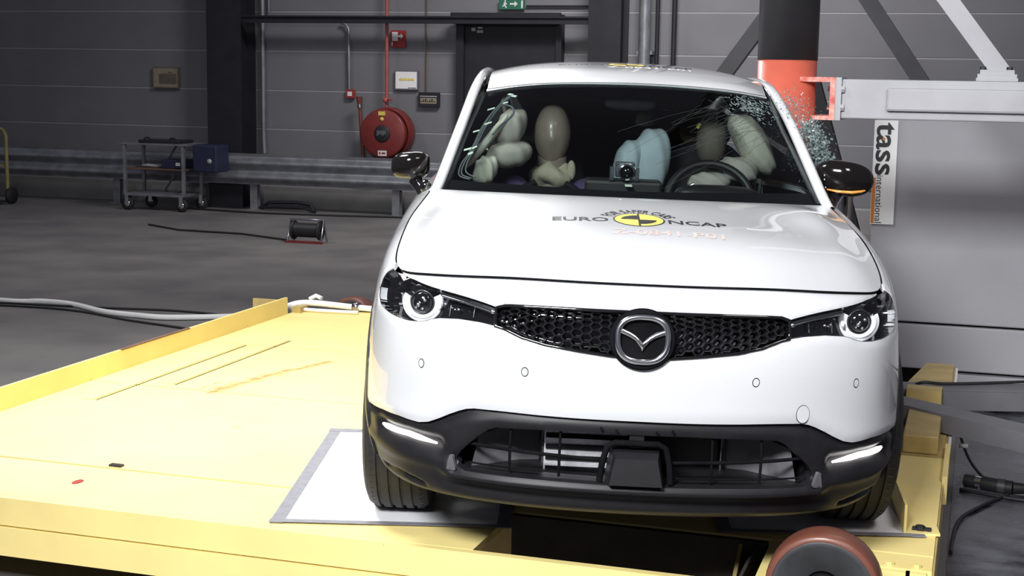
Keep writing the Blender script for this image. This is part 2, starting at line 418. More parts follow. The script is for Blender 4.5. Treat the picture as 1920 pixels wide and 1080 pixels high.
put(k, 'lettering', 'yellowprint', po)
put(MB().box(-6.87, -6.84, 17.336, 17.341, 1.572, 1.58).box(-6.83, -6.80, 17.336, 17.341, 1.572, 1.58).box(-6.795, -6.77, 17.336, 17.341, 1.572, 1.58), 'caption', 'blackprint', po)
fp = empty('framed_plan', (-6.6, 17.36, 1.43), 'small black framed plan below the white poster', 'picture frame')
put(MB().box(-6.735, -6.46, 17.33, 17.378, 1.345, 1.525), 'frame', 'darksteel', fp)
put(MB().box(-6.705, -6.49, 17.325, 17.331, 1.385, 1.455), 'paper', 'tan', fp)
put(MB().box(-6.71, -6.485, 17.325, 17.331, 1.47, 1.482), 'strip', 'greysteel', fp)
k = MB()
for i in range(7): k.box(-6.695 + i * .028, -6.68 + i * .028, 17.322, 17.326, 1.405, 1.42 + .012 * (i % 3))
put(k, 'drawing', 'darksteel', fp)
cp = empty('call_point', (-7.665, 17.36, 1.485), 'small red fire alarm call point on the wall', 'alarm')
put(MB().box(-7.722, -7.608, 17.33, 17.378, 1.43, 1.545, bev=.008), 'housing', 'signred', cp)
put(MB().box(-7.695, -7.635, 17.325, 17.331, 1.46, 1.515), 'button_plate', 'white', cp)
tag(MB().tube([(-7.78, 17.33, 2.37), (-7.72, 17.33, 2.36), (-7.68, 17.33, 2.30), (-7.675, 17.34, 1.54)], .018, 8).build('alarm_conduit', 'steel'), 'grey conduit bending down to the red call point', 'conduit')
tag(MB().tube([(-6.64, 17.36, 3.4), (-6.64, 17.36, 1.52)], .008, 6).build('thin_conduit', 'wood'), 'thin brown conduit dropping to the framed plan', 'conduit')
tag(MB().tube([(-8.88, 17.33, 3.4), (-8.88, 17.33, .9), (-8.87, 17.33, .7)], .03, 8).tube([(-8.80, 17.35, 3.2), (-8.80, 17.35, 2.5)], .014, 8).build('downpipe', 'steel'), 'grey pipe running down beside the left dark column', 'pipe')
# fire hose reel
hr = empty('fire_hose_reel', (-7.05, 17.2, 1.02), 'round red fire hose reel on the wall', 'hose reel')
c = (-7.09, 17.0, 1.01)
put(MB().lathe([(.0, .02), (.285, .02), (.30, .03), (.305, .06), (.305, .24), (.29, .25)], c, 'Y', 48), 'drum', 'reelred', hr)
put(MB().lathe([(.0, .0), (.09, .0), (.105, .01), (.108, .03)], c, 'Y', 32), 'hub', 'darksteel', hr)
k = MB()
for i in range(6): k.box(c[0] - .06 + .02 * i, c[0] - .047 + .02 * i, 16.99, 17.0, .985 + .01 * (i % 3), 1.05)
put(k, 'hub_plate', 'greysteel2', hr)
put(MB().box(c[0] - .05, c[0] + .04, 17.012, 17.02, 1.235, 1.285), 'yellow_label', 'yellowprint', hr)
put(MB().lathe([(0, 0), (.025, 0), (.025, .01)], (c[0] - .005, 17.012, 1.19), 'Y', 16), 'round_label', 'yellowprint', hr)
lb = put(MB().box(c[0] - .055, c[0] + .06, 17.012, 17.02, .735, .80), 'white_label', 'white', hr)
put(MB().box(c[0] - .04, c[0] - .02, 17.008, 17.013, .755, .785).box(c[0] - .005, c[0] + .045, 17.008, 17.013, .76, .78), 'label_print', 'signred', hr)
put(MB().lathe([(.305, .0), (.325, .03), (.325, .17), (.305, .2)], (c[0] + .03, 17.06, c[2]), 'Y', 48), 'back_flange', 'reelred', hr)
tag(MB().tube([(-7.105, 17.2, 4.2), (-7.105, 17.2, 2.42)], .022, 10).tube([(-7.105, 17.2, 2.42), (-7.105, 17.2, 1.3)], .022, 10).build('supply_pipe', 'pipered'), 'red water pipe feeding the hose reel from above', 'pipe')
tag(MB().tube([(-7.09, 17.16, 1.42), (-7.06, 17.14, 1.43), (-7.0, 17.13, 1.435)], .014, 8).lathe([(.0, 0), (.03, 0), (.03, .05), (0, .05)], (-7.105, 17.14, 1.42), 'Y', 14).build('stop_valve', 'pipered'), 'red stop valve lever on the pipe above the reel', 'valve')
put(MB().tube([(-7.40, 17.15, .68), (-7.42, 17.15, .95), (-7.445, 17.15, 1.32)], .025, 10), 'hose', 'tyrebrown', hr)
put(MB().tube([(-7.445, 17.15, 1.32), (-7.45, 17.15, 1.36)], .034, 12), 'collar', 'satin', hr)
put(MB().tube([(-7.45, 17.15, 1.36), (-7.455, 17.15, 1.46)], [.03, .042], 12), 'nozzle', 'tyrebrown', hr)

# pipes on the right of the wall
tag(MB().tube([(-3.84, 17.2, 0), (-3.84, 17.2, 6)], .07, 16).box(-3.93, -3.745, 17.2, 17.38, 2.02, 2.06).build('drain_pipe', 'steel'), 'thick grey vertical pipe right of the second column', 'pipe')
tag(MB().tube([(-3.70, 17.25, 0), (-3.70, 17.25, 6)], .025, 10).build('thin_pipe', 'darksteel'), 'thin dark pipe close beside the thick vertical pipe', 'pipe')
tag(MB().tube([(-3.5, 17.25, 0), (-3.5, 17.25, 6)], .03, 10).build('dark_pipe', 'darksteel'), 'separate dark vertical pipe nearest the black pole', 'pipe')

# guard rail
gr = empty('guard_rail', (-9, 16.9, 0), 'grey corrugated guard rail along the back wall', 'guard rail')
prof = []
for i in range(29):
    t = i / 28; z = .33 + .36 * t
    y = .035 * math.cos(4 * math.pi * t) * (1 if 0.02 < t < .98 else .9)
    prof.append((16.80 + y, z))
rows = [[(x, y, z) for (y, z) in prof] for x in (-24, -3.0)]
q = MB().grid(rows); q.grid([[(x, y + .006, z) for (y, z) in prof] for x in (-24, -3.0)]); put(q, 'beam', 'steel', gr)
put(MB().box(-24, -3.0, 16.84, 16.93, .69, .715), 'top_cap', 'greysteel2', gr)
for x in (-14.8, -12.8, -10.8, -8.8, -6.85, -4.9):
    put(MB().box(x - .05, x + .05, 16.88, 16.888, 0, .68).box(x - .05, x + .05, 16.96, 16.968, 0, .68).box(x - .004, x + .004, 16.888, 16.96, 0, .68).box(x - .08, x + .08, 16.84, 17.0, 0, .012), 'post', 'steel', gr)
tag(MB().tube([(-8.75, 16.98, .02), (-8.6, 16.9, .10), (-8.45, 16.9, .11), (-8.2, 16.88, .12), (-8.0, 16.88, .10), (-7.95, 16.85, .02)], .025, 8).tube([(-8.75, 16.95, .03), (-8.5, 16.86, .05), (-8.1, 16.85, .06), (-7.9, 16.8, .02)], .02, 8).build('coiled_hose', 'darksteel'), 'dark hoses lying under the guard rail', 'hose')
tag(MB().tube([(-9.6, 16.6, .012), (-9, 16.5, .012), (-8.4, 16.45, .012), (-7.6, 16.55, .012), (-6.8, 16.7, .012), (-6, 16.75, .012)], .012, 6).build('floor_cable', 'cable'), 'black cable along the floor in front of the guard rail', 'cable')

# braces of the rig behind the pole
for lab, pa, pb in (('dark diagonal brace to the left of the black pole', (-2.3, 12, 1.4), (-1.45, 12, 2.6)), ('dark diagonal brace rising right of the black pole', (-.42, 12, 1.7), (-1.15, 12, 2.75)), ('dark diagonal brace behind the door mirror on the right', (-1.3, 12, 1.75), (-.78, 12, .05))):
    tag(MB().bar(pa, pb, .12, .12, (0, 1, 0)).build('brace', 'darksteel' if 'mirror' in lab else 'greysteel2'), lab, 'brace', 'braces behind the pole')
tag(MB().box(-1.25, -.05, 11.3, 11.4, .95, 1.08).build('cross_beam', 'darksteel'), 'dark horizontal beam behind the right door mirror', 'beam')
tag(MB().tube([(-.87, 9.9, 0), (-.87, 9.9, 1.12)], .03, 12).tube([(-.80, 9.9, 0), (-.80, 9.9, 1.12)], .02, 12).box(-.93, -.76, 9.85, 9.95, 0, .02).build('twin_tube', 'satin'), 'pair of bright vertical tubes behind the right mirror', 'pipe')

# trolley
tr = empty('workshop_trolley', (-9.85, 16.6, 0), 'three-shelf metal workshop trolley in front of the guard rail', 'trolley')
X0, X1, Y0, Y1 = -10.25, -9.42, 16.22, 16.66
for (x, y) in ((X0, Y0), (X1, Y0), (X0, Y1), (X1, Y1)):
    put(MB().box(x - .018, x + .018, y - .018, y + .018, .19, .84), 'post', 'steel', tr)
put(MB().box(X0 - .06, X1 + .06, Y0 - .03, Y1 + .03, .825, .845), 'top_shelf', 'steel', tr)
put(MB().box(X0, X1, Y0, Y1, .515, .53), 'middle_shelf', 'wood', tr)
put(MB().box(X0, X1, Y0 - .02, Y1 + .02, .185, .215), 'bottom_shelf', 'steel', tr)
put(MB().bar((X0 + .3, Y1, .53), (X0 + .5, Y1, .83), .02, .02).bar((X0 + .3, Y1, .22), (X0 + .5, Y1, .5), .02, .02), 'strut', 'greysteel2', tr)
for (x, y) in ((X0 + .03, Y0), (X1 - .03, Y0), (X0 + .1, Y1), (X1 + .0, Y1)):
    w = put(MB().lathe([(.0, -.022), (.05, -.022), (.08, -.02), (.082, 0), (.08, .02), (.05, .022), (0, .022)], (x, y, .082), 'Y', 20), 'caster_wheel', 'rubber', tr)
    h_ = MB().lathe([(0, -.028), (.038, -.026), (.038, .026), (0, .028)], (x, y, .082), 'Y', 14).build('hub', 'chrome', w)
    for v in h_.data.vertices: v.co -= tr.location
    put(MB().box(x - .02, x + .03, y - .04, y - .03, .08, .19).box(x - .02, x + .03, y + .03, y + .04, .08, .19).box(x - .02, x + .03, y - .035, y + .035, .17, .19), 'caster_fork', 'chrome', tr)
def solo(mb, name, m, label, cat, group=None):
    return tag(mb.build(name, m), label, cat, group)
tb = empty('tool_tray', (-9.8, 16.55, .845), 'flat black tray with handles on top of the trolley', 'tray')
put(MB().box(-10.08, -9.5, 16.26, 16.62, .846, .885, bev=.008), 'tray', 'cable', tb)
put(MB().tube([(-10.02, 16.3, .885), (-10.0, 16.3, .91), (-9.94, 16.3, .91), (-9.92, 16.3, .885)], .01, 6), 'handle', 'cable', tb)
put(MB().tube([(-9.66, 16.3, .885), (-9.64, 16.3, .91), (-9.58, 16.3, .91), (-9.56, 16.3, .885)], .01, 6), 'handle', 'cable', tb)
bb = empty('parts_box', (-9.62, 16.5, .531), 'small dark blue box on the middle shelf of the trolley', 'box')
put(MB().box(-9.76, -9.48, 16.28, 16.58, .531, .645, bev=.01), 'body', 'blue', bb)
put(MB().box(-9.56, -9.5, 16.274, 16.28, .57, .61), 'tag_plate', 'white', bb)
b2 = empty('blue_case', (-9.2, 16.55, 0), 'larger dark blue case at the right end of the trolley', 'case')
put(MB().box(-9.34, -9.0, 16.3, 16.62, .50, .84, bev=.02), 'body', 'blue', b2)
put(MB().lathe([(0, 0), (.03, 0), (.03, .012)], (-9.10, 16.29, .64), 'Y', 14), 'badge', 'greysteel', b2)
for (x, y) in ((-9.32, 16.33), (-9.03, 16.33), (-9.32, 16.59), (-9.03, 16.59)): put(MB().bar((x, y, 0), (x, y, .5), .03, .03), 'stand_leg', 'darksteel', b2)
solo(MB().tube([(-10.1, 16.4, .552), (-10.0, 16.35, .562), (-9.9, 16.4, .552), (-9.85, 16.5, .558), (-10.0, 16.52, .552)], .02, 8), 'cable_coil', 'greysteel', 'small heap of grey cable on the middle trolley shelf', 'cable')
solo(MB().box(-10.05, -9.6, 16.3, 16.6, .216, .235), 'metal_plate', 'satin', 'bright flat metal plate on the bottom trolley shelf', 'plate')
ht = empty('hand_truck', (-12.2, 16.2, 0), 'yellow tube handle of a hand truck at the left edge', 'hand truck')
put(MB().tube([(-12.42, 16.2, .10), (-12.42, 16.2, .88), (-12.39, 16.2, .95), (-12.32, 16.2, .98), (-12.10, 16.2, .98), (-12.02, 16.2, .95), (-11.985, 16.2, .88), (-11.985, 16.2, .10)], .024, 10), 'frame', 'yelhandle', ht)
put(MB().box(-12.42, -11.985, 15.98, 16.2, .03, .05), 'toe_plate', 'darksteel', ht)
put(MB().bar((-12.42, 16.2, .5), (-11.985, 16.2, .5), .03, .03), 'cross_bar', 'yelhandle', ht)
for x in (-12.45, -11.96):
    put(MB().lathe([(0, -.02), (.11, -.02), (.11, .02), (0, .02)], (x, 16.24, .11), 'X', 24), 'wheel', 'rubber', ht)
# cable drum on the floor
cd = empty('cable_drum', (-6.64, 13.94, 0), 'small dark cable drum on the bare floor', 'cable drum')
for x in (-6.80, -6.50):
    put(MB().lathe([(.02, -.008), (.10, -.008), (.10, .008), (.02, .008)], (x, 13.94, .13), 'X', 28), 'flange', 'cable', cd)
put(MB().lathe([(.075, -.15), (.075, .15)], (-6.65, 13.94, .13), 'X', 28), 'cable_winding', 'cable', cd)
put(MB().tube([(-6.84, 13.86, .01), (-6.84, 13.94, .24), (-6.46, 13.94, .24), (-6.46, 13.86, .01)], .011, 8).tube([(-6.84, 14.02, .01), (-6.84, 13.94, .24)], .011, 8).tube([(-6.46, 14.02, .01), (-6.46, 13.94, .24)], .011, 8), 'frame', 'satin', cd)
put(MB().box(-6.86, -6.44, 13.84, 13.87, 0, .025), 'base_bar', 'reelred', cd)
solo(MB().tube([(-6.9, 13.98, .012), (-7.6, 14.3, .012), (-8.4, 14.35, .012), (-9.0, 14.7, .012)], .01, 6), 'drum_lead', 'cable', 'black lead running left from the cable drum', 'cable')

# hoses on the floor
def smooth_path(P, n=6):
    out = []
    P = [Vector(p) for p in P]
    for i in range(len(P) - 1):
        a = P[max(i - 1, 0)]; b = P[i]; c_ = P[i + 1]; d = P[min(i + 2, len(P) - 1)]
        for k in range(n):
            t = k / n
            out.append(.5 * ((2 * b) + (c_ - a) * t + (2 * a - 5 * b + 4 * c_ - d) * t * t + (3 * b - a - 3 * c_ + d) * t ** 3))
    out.append(P[-1]); return out
solo(MB().tube(smooth_path([(-8.5, 9.6, .022), (-7.06, 9.40, .022), (-6.75, 9.48, .022), (-6.45, 9.45, .022), (-6.05, 9.25, .022), (-5.75, 9.2, .022), (-5.5, 9.2, .022), (-5.15, 9.38, .022), (-4.98, 9.5, .022), (-4.4, 9.62, .022), (-3.9, 9.4, .022)]), .02, 10), 'white_hose', 'hose', 'white hose curving across the floor behind the sled', 'hose')
solo(MB().tube(smooth_path([(-7.6, 9.3, .01), (-6.3, 9.45, .01), (-5.6, 9.55, .01), (-5.0, 9.45, .01), (-4.3, 9.2, .01)]), .009, 6).tube(smooth_path([(-8.2, 9.05, .01), (-6.6, 9.3, .01), (-5.7, 9.05, .01), (-5.0, 8.85, .01), (-4.6, 8.6, .01)]), .009, 6), 'black_cable', 'cable', 'black cables on the floor beside the white hose', 'cable')

# ================================================================== the sled
sl = empty('test_sled', (-2, 6, 0), 'flat yellow steel test sled carrying the white car', 'sled')
T0, T1 = .325, .35
def plate(poly, name='deck_plate', z0=T0, z1=T1, m='deck'):
    return put(MB().prism(poly, lambda u, v: (u, v, z0), (0, 0, z1 - z0)), name, m, sl)
g = .006
put(MB().box(-3.89, -1.42, 4.54, 4.58, .300, .318).box(-3.89, -1.42, 5.82, 5.86, .300, .318).box(-3.89, -1.42, 6.91, 6.95, .300, .318), 'joint_shade_strip', 'void', sl)  # dark strips added below the plates so the joints look shaded
rw = [(4.14, 4.56), (4.56, 5.84), (5.84, 6.93), (6.93, 8.14)]
for i, (a, b) in enumerate(rw):
    xr = -1.42 if i == 0 else (-.065 if i == 1 else -1.4)
    xl = -3.74 if i == 0 else -3.9
    yb = b if i != 1 else 5.84
    if i == 1:
        plate([(xl, a + g), (xr, a + g), (xr, 5.80), (-1.4, 5.80), (-1.4, b - g), (xl, b - g)])
    else:
        plate([(xl, a + (g if i else 0)), (xr, a + (g if i else 0)), (xr, b - (g if i else .012)), (xl, b - (g if i else .012))])
plate([(-.56, 4.14), (-.36, 4.14), (-.36, 4.555), (-.56, 4.555)])
plate([(-.36, 4.42), (-.065, 4.42), (-.065, 4.555), (-.36, 4.555)])
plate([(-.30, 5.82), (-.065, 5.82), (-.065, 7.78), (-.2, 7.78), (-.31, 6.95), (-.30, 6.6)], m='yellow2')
# inlaid cover strips along the left rim
put(MB().box(-3.72, -3.66, 5.5, 6.9, .35, .354).box(-3.56, -3.50, 5.9, 7.1, .35, .354), 'cover_strip', 'deck', sl)
put(MB().box(-3.652, -3.645, 5.5, 6.9, .3502, .3515).box(-3.493, -3.486, 5.9, 7.1, .3502, .3515), 'strip_gap', 'void', sl)
# rim flange on the left
rim = put(MB().box(-3.915, -3.90, 5.0, 7.9, .22, .45).box(-3.915, -3.90, 4.6, 5.0, .22, .45), 'rim_flange', 'deck', sl)
put(MB().box(-3.918, -3.897, 6.1, 6.75, .447, .4525), 'worn_edge', 'wood', sl)
put(MB().box(-4.1, -3.92, 7.84, 7.86, .33, .44), 'end_bracket', 'yellow2', sl)
put(MB().box(-3.9, -3.84, 7.95, 8.05, .35, .385), 'end_stop', 'yellow2', sl)
# front beam: upper and lower lipped channel with a seam, all the way to the right front wheel
def front_prism(z0, z1, y0, name, x0=-5.2, x1=-.55):
    put(MB().box(x0, x1, y0, y0 + .03, z0, z1), name, 'deck', sl)
front_prism(.252, .349, 4.11, 'front_beam', -3.74, -.55)
front_prism(.145, .246, 4.105, 'front_skirt', -3.74, -.55)
put(MB().box(-3.75, -3.74, 4.105, 4.5, .145, .349), 'end_plate', 'deck', sl)
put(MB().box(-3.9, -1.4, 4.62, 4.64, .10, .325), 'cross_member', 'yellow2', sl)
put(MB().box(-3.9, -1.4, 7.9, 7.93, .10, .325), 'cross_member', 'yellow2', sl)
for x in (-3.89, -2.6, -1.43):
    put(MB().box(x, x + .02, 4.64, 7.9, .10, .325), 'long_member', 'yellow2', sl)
# pit at the front centre
put(MB().box(-1.42, -.57, 4.535, 4.56, .08, .345), 'pit_wall', 'void', sl)  # pit walls coloured dark to stand for the shade under the car
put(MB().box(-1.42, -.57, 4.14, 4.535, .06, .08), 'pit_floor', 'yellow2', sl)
put(MB().box(-.61, -.60, 4.14, 4.53, .08, .34), 'pit_side', 'void', sl)
put(MB().prism([(4.14, .085), (4.53, .085), (4.53, .335)], lambda u, v: (-.66, u, v), (.012, 0, 0)), 'gusset', 'yellow2', sl)
# right-hand side: angle bar, box, edge plate, I-beam with bolts
q = MB()
pa, pb = Vector((-.255, 5.34, .35)), Vector((-.165, 4.76, .35))
dv = (pb - pa).normalized(); rt = Vector((-dv.y, dv.x, 0))
for (w0, w1, h0, h1) in ((0, .008, .001, .10), (.008, .115, .001, .009)):
    q.add([pa + rt * w0 + Vector((0, 0, h0)), pa + rt * w1 + Vector((0, 0, h0)), pa + rt * w1 + Vector((0, 0, h1)), pa + rt * w0 + Vector((0, 0, h1)),
           pb + rt * w0 + Vector((0, 0, h0)), pb + rt * w1 + Vector((0, 0, h0)), pb + rt * w1 + Vector((0, 0, h1)), pb + rt * w0 + Vector((0, 0, h1))],
          [(0, 1, 2, 3), (7, 6, 5, 4), (0, 4, 5, 1), (1, 5, 6, 2), (2, 6, 7, 3), (3, 7, 4, 0)], False)
put(q, 'angle_bar', 'deck', sl)
put(MB().lathe([(0, 0), (.016, 0), (.016, .014), (0, .014)], (-.115, 4.80, .36), 'Z', 6, False).box(-.14, -.08, 4.79, 4.81, .36, .368), 'bolt', 'darksteel', sl)
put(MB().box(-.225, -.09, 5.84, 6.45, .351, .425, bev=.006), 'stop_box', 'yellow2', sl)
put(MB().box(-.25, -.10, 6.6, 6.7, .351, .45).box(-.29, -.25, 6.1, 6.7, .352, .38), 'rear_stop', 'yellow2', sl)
put(MB().box(-.064, -.045, 5.44, 5.95, .27, .375), 'edge_plate', 'deck', sl)
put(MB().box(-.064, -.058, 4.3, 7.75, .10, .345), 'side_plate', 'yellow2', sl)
put(MB().box(-.056, -.044, 5.95, 7.7, .335, .348), 'edge_strip', 'white', sl)
put(MB().box(-.36, -.08, 4.40, 4.43, .325, .345).box(-.36, -.08, 4.40, 4.43, .13, .15).box(-.14, -.128, 4.40, 4.43, .13, .345), 'i_beam', 'deck', sl)
for x in (-.19, -.11):
    put(MB().lathe([(0, 0), (.014, 0), (.014, .012), (0, .012)], (x, 4.44, .35), 'Z', 6, False), 'bolt', 'deck', sl)
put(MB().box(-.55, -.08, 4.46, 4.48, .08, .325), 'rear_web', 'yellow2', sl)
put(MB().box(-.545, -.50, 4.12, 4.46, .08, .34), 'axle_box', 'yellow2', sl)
# sled wheels: brown tyres, grey hubs, axle across the direction of travel
def sled_wheel(x, y, z, r, w=.11):
    t = put(MB().lathe([(r * .885, -w / 2), (r * .955, -w / 2), (r * .985, -w / 2 + .008), (r, -w / 2 + .03), (r, w / 2 - .03), (r * .985, w / 2 - .008), (r * .95, w / 2), (r * .86, w / 2)], (x, y, z), 'Y', 56), 'wheel', 'tyrebrown', sl)
    h = MB().lathe([(r * .895, -w / 2 + .004), (r * .84, -w / 2 - .002), (r * .79, -w / 2 + .006), (r * .35, -w / 2 + .012), (r * .31, -w / 2 + .03), (0, -w / 2 + .03)], (x, y, z), 'Y', 56).lathe([(r * .81, w / 2 - .004), (0, w / 2 - .01)], (x, y, z), 'Y', 40).build('hub', 'hub', t)
    for v in h.data.vertices: v.co -= sl.location
    h2 = MB().lathe([(r * .31, -w / 2 + .012), (r * .31, -w / 2 + .045), (0, -w / 2 + .045)], (x, y, z), 'Y', 32).build('bore', 'black', t)
    for v in h2.data.vertices: v.co -= sl.location
    put(MB().tube([(x, y - w / 2 + .03, z), (x, y + .3, z)], .03, 14), 'axle', 'hub', sl)
sled_wheel(-.345, 4.02, .408, .160)
sled_wheel(-3.70, 8.44, .235, .155)
put(MB().box(-3.79, -3.61, 8.15, 8.36, .12, .30), 'wheel_bracket', 'yellow2', sl)
sled_wheel(-3.2, 4.6 + .9, .16, .155)
put(MB().tube([(-.345, 4.05, .408), (-.345, 4.5, .40)], .03, 12), 'axle', 'hub', sl)
# white air hose along the rear edge
wh = empty('rear_hose', (-3.6, 8.1, .35), 'white hose with a clamp lying along the rear sled edge', 'hose')
put(MB().tube(smooth_path([(-3.96, 8.02, .375), (-3.9, 8.06, .392), (-3.8, 8.1, .392), (-3.55, 8.12, .378), (-3.3, 8.12, .375), (-2.8, 8.12, .375)]), .018, 10), 'hose', 'hose', wh)
put(MB().tube(smooth_path([(-3.99, 8.05, .362), (-3.8, 8.0, .366), (-3.5, 8.03, .364)]), .010, 8), 'thin_hose', 'hose', wh)
put(MB().lathe([(.02, -.02), (.028, -.02), (.028, .02), (.02, .02)], (-3.55, 8.12, .38), 'X', 16), 'clamp', 'satin', wh)
put(MB().tube([(-3.86, 8.12, .41), (-3.82, 8.13, .432), (-3.78, 8.12, .42)], .014, 8), 'valve_tip', 'white', wh)
# slip sheets with taped borders under the front wheels
cxv = Vector((math.cos(R(15.455)), math.sin(R(15.455)), 0)); cyv = Vector((-math.sin(R(15.455)), math.cos(R(15.455)), 0))
def sheet(o, w, l, label, curl):
    e = empty('slip_sheet', tuple(o), label, 'sheet')
    def f(u, v, z=0): return Vector(o) + cxv * u + cyv * v + Vector((0, 0, z))
    put(MB().prism([(0, 0), (w, 0), (w, l), (0, l)], lambda u, v: f(u, v, .001), (0, 0, .003)), 'sheet', 'sheet', e)
    for (a, b, c_, d) in ((-.018, .028, -.02, l + .02), (w - .02, w + .025, -.02, l + .02)):
        put(MB().prism([(a, c_), (b, c_), (b, d), (a, d)], lambda u, v: f(u, v, .004), (0, 0, .0015)), 'tape', 'tapegrey', e)
    put(MB().prism([(-.02, -.018), (w + .025, -.018), (w + .025, .014), (-.02, .014)], lambda u, v: f(u, v, .0056), (0, 0, .0012)), 'tape', 'tapegrey', e)
    put(MB().prism([(-.02, l - .025), (w, l - .025), (w, l + .02), (-.02, l + .02)], lambda u, v: f(u, v, .0056), (0, 0, .0012)), 'tape', 'tapegrey', e)
    if curl:
        put(MB().box(-.001, .001, -.001, .001, 0, .001), 'dot', 'sheet', e) if False else None
    return e
sheet((-2.115, 4.185, .35), .74, 1.22, 'white slip sheet with grey taped edges under the left front tyre', 0)
sheet((-.72, 4.57 + .02, .35), .62, .9, 'white slip sheet with torn grey tape under the right front tyre', 0)
solo(MB().blob((-2.977, 4.36, .3515), .016, .03, .003, 12, 6), 'red_paint_spot', 'signred', 'small red spot on the yellow deck', 'spot')
solo(MB().box(-2.99, -2.94, 4.575, 4.60, .3505, .358), 'dark_chip', 'cable', 'small dark chip lying at the deck joint', 'chip')

# ================================================================== pole rig
pl = empty('impact_pole', (-.82, 6.52, 0), 'vertical impact pole, black above and orange red below', 'pole')
PR = .127
put(MB().lathe([(0, 1.876), (PR + .002, 1.876), (PR + .002, 4.6), (0, 4.6)], (-.82, 6.52, 0), 'Z', 56), 'upper_sleeve', 'polebk', pl)
put(MB().lathe([(0, .05), (PR, .05), (PR, 1.876), (0, 1.876)], (-.82, 6.52, 0), 'Z', 56), 'lower_pole', 'redpaint', pl)
put(MB().box(-1.0, -.62, 6.35, 6.7, 0, .05), 'base_plate', 'greysteel2', pl)
am = empty('support_arm', (-.2, 6.52, 1.7), 'grey steel arm holding the pole from the right', 'beam')
put(MB().box(-.575, 3.2, 6.42, 6.62, 1.632, 1.798, bev=.006), 'beam', 'greysteel', am)
put(MB().box(-.388, 3.2, 6.395, 6.42, 1.667, 1.764, bev=.01), 'stiffener', 'greysteel', am)
put(MB().box(-.60, -.575, 6.405, 6.635, 1.625, 1.805), 'end_plate', 'greysteel', am)
put(MB().box(-.622, -.60, 6.40, 6.64, 1.625, 1.805), 'flange_plate', 'redsteel', am)
put(MB().box(-.75, -.60, 6.41, 6.63, 1.785, 1.805), 'upper_bracket', 'redsteel', am)
put(MB().box(-.70, -.60, 6.41, 6.63, 1.625, 1.642), 'lower_bracket', 'redsteel', am)
for z in (1.755, 1.678):
    put(MB().lathe([(0, 0), (.013, 0), (.013, .014), (0, .014)], (-.638, 6.47, z), 'X', 6, False), 'bolt', 'chrome', am)
    put(MB().lathe([(0, 0), (.015, 0), (.015, .014), (0, .014)], (-.575, 6.414, z), 'X', 6, False), 'nut', 'greysteel', am)
put(MB().box(-.035, .13, 6.43, 6.61, 1.799, 1.812).box(-.03, .125, 6.44, 6.6, 1.812, 1.828).box(-.02, .115, 6.45, 6.59, 1.828, 1.845), 'foot_plate', 'greysteel', am)
for x in (-.01, .095):
    put(MB().lathe([(0, 0), (.012, 0), (.012, .012), (0, .012)], (x, 6.46, 1.846), 'Z', 6, False), 'bolt', 'darksteel', am)
put(MB().bar((.068, 6.52, 1.83), (-.73, 6.52, 2.86), .10, .075, (1, 0, .8)), 'diagonal_brace', 'greysteel', am)
bl = empty('barrier_block', (1.2, 9, 0), 'large grey steel barrier block at the right edge', 'block')
put(MB().box(-.55, 4, 8.3, 9.8, .475, 1.62, bev=.008), 'upper_block', 'block', bl)
put(MB().box(-.53, 4, 8.305, 9.8, .215, .462, bev=.008), 'lower_block', 'block', bl)
put(MB().box(-.50, 4, 8.35, 9.7, .462, .475), 'seam', 'black', bl)
put(MB().box(-.1, 4, 8.30, 8.5, .09, .2), 'bottom_rail', 'greysteel', bl)
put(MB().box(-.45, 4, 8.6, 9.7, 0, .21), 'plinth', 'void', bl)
# tass international board
sb = empty('tass_board', (-.49, 8.28, 1.29), 'white upright board lettered tass international on the grey block', 'sign')
bx0, bx1, bz0, bz1 = -.557, -.432, 1.008, 1.575
put(MB().box(bx0, bx1, 8.285, 8.298, bz0, bz1), 'board', 'signwhite', sb)
put(MB().box(bx0 + .002, bx0 + .020, 8.282, 8.286, bz0 + .006, bz0 + .255), 'orange_stripe', 'orange', sb)
def board_text(s, along0, along1, across0, across1, name, m, bold=0.0):
    V, F = fit_text(s, along0, along1, across0, across1, bold)
    q = MB(); q.add([(bx0 + v, 8.2835, bz1 - u) for u, v in V], F, False); put(q, name, m, sb)
board_text('tass', .012, .298, .012, .108, 'big_lettering', 'blackprint', .018)
board_text('international', .300, .560, .024, .060, 'small_lettering', 'blackprint', .0)
put(MB().prism(circ(bx0 + .052, bz1 - .10, .008, n=12), lambda u, v: (u, 8.281, v), (0, .003, 0)), 'letter_dot', 'orange', sb)
# struts at floor level
st = empty('floor_strut', (0, 6.7, 0), 'grey channel strut spreading right from the pole base, rear one', 'strut')
put(MB().bar((-.42, 6.66, .39), (1.4, 7.2, .39), .14, .085), 'channel', 'greysteel2', st)
put(MB().bar((-.42, 6.67, .437), (1.4, 7.21, .437), .15, .008), 'top_flange', 'greysteel2', st)
put(MB().box(1.0, 1.2, 7.0, 7.2, 0, .35), 'foot', 'greysteel2', st)
st2 = empty('front_strut', (0, 6.2, 0), 'grey channel strut spreading right from the pole base, front one', 'strut')
put(MB().bar((-.42, 6.52, .392), (1.4, 5.2, .392), .12, .07), 'channel', 'greysteel2', st2)
put(MB().bar((-.42, 6.54, .431), (1.4, 5.22, .431), .14, .008), 'top_flange', 'greysteel2', st2)
put(MB().box(1.0, 1.2, 5.3, 5.5, 0, .33), 'foot', 'greysteel2', st2)
solo(MB().tube(smooth_path([(-.28, 6.9, .36), (-.2, 6.75, .45), (-.1, 6.78, .448), (.05, 6.85, .448), (.3, 6.98, .45)]), .007, 6), 'strut_cable', 'cable', 'thin black cable lying along the rear strut', 'cable')
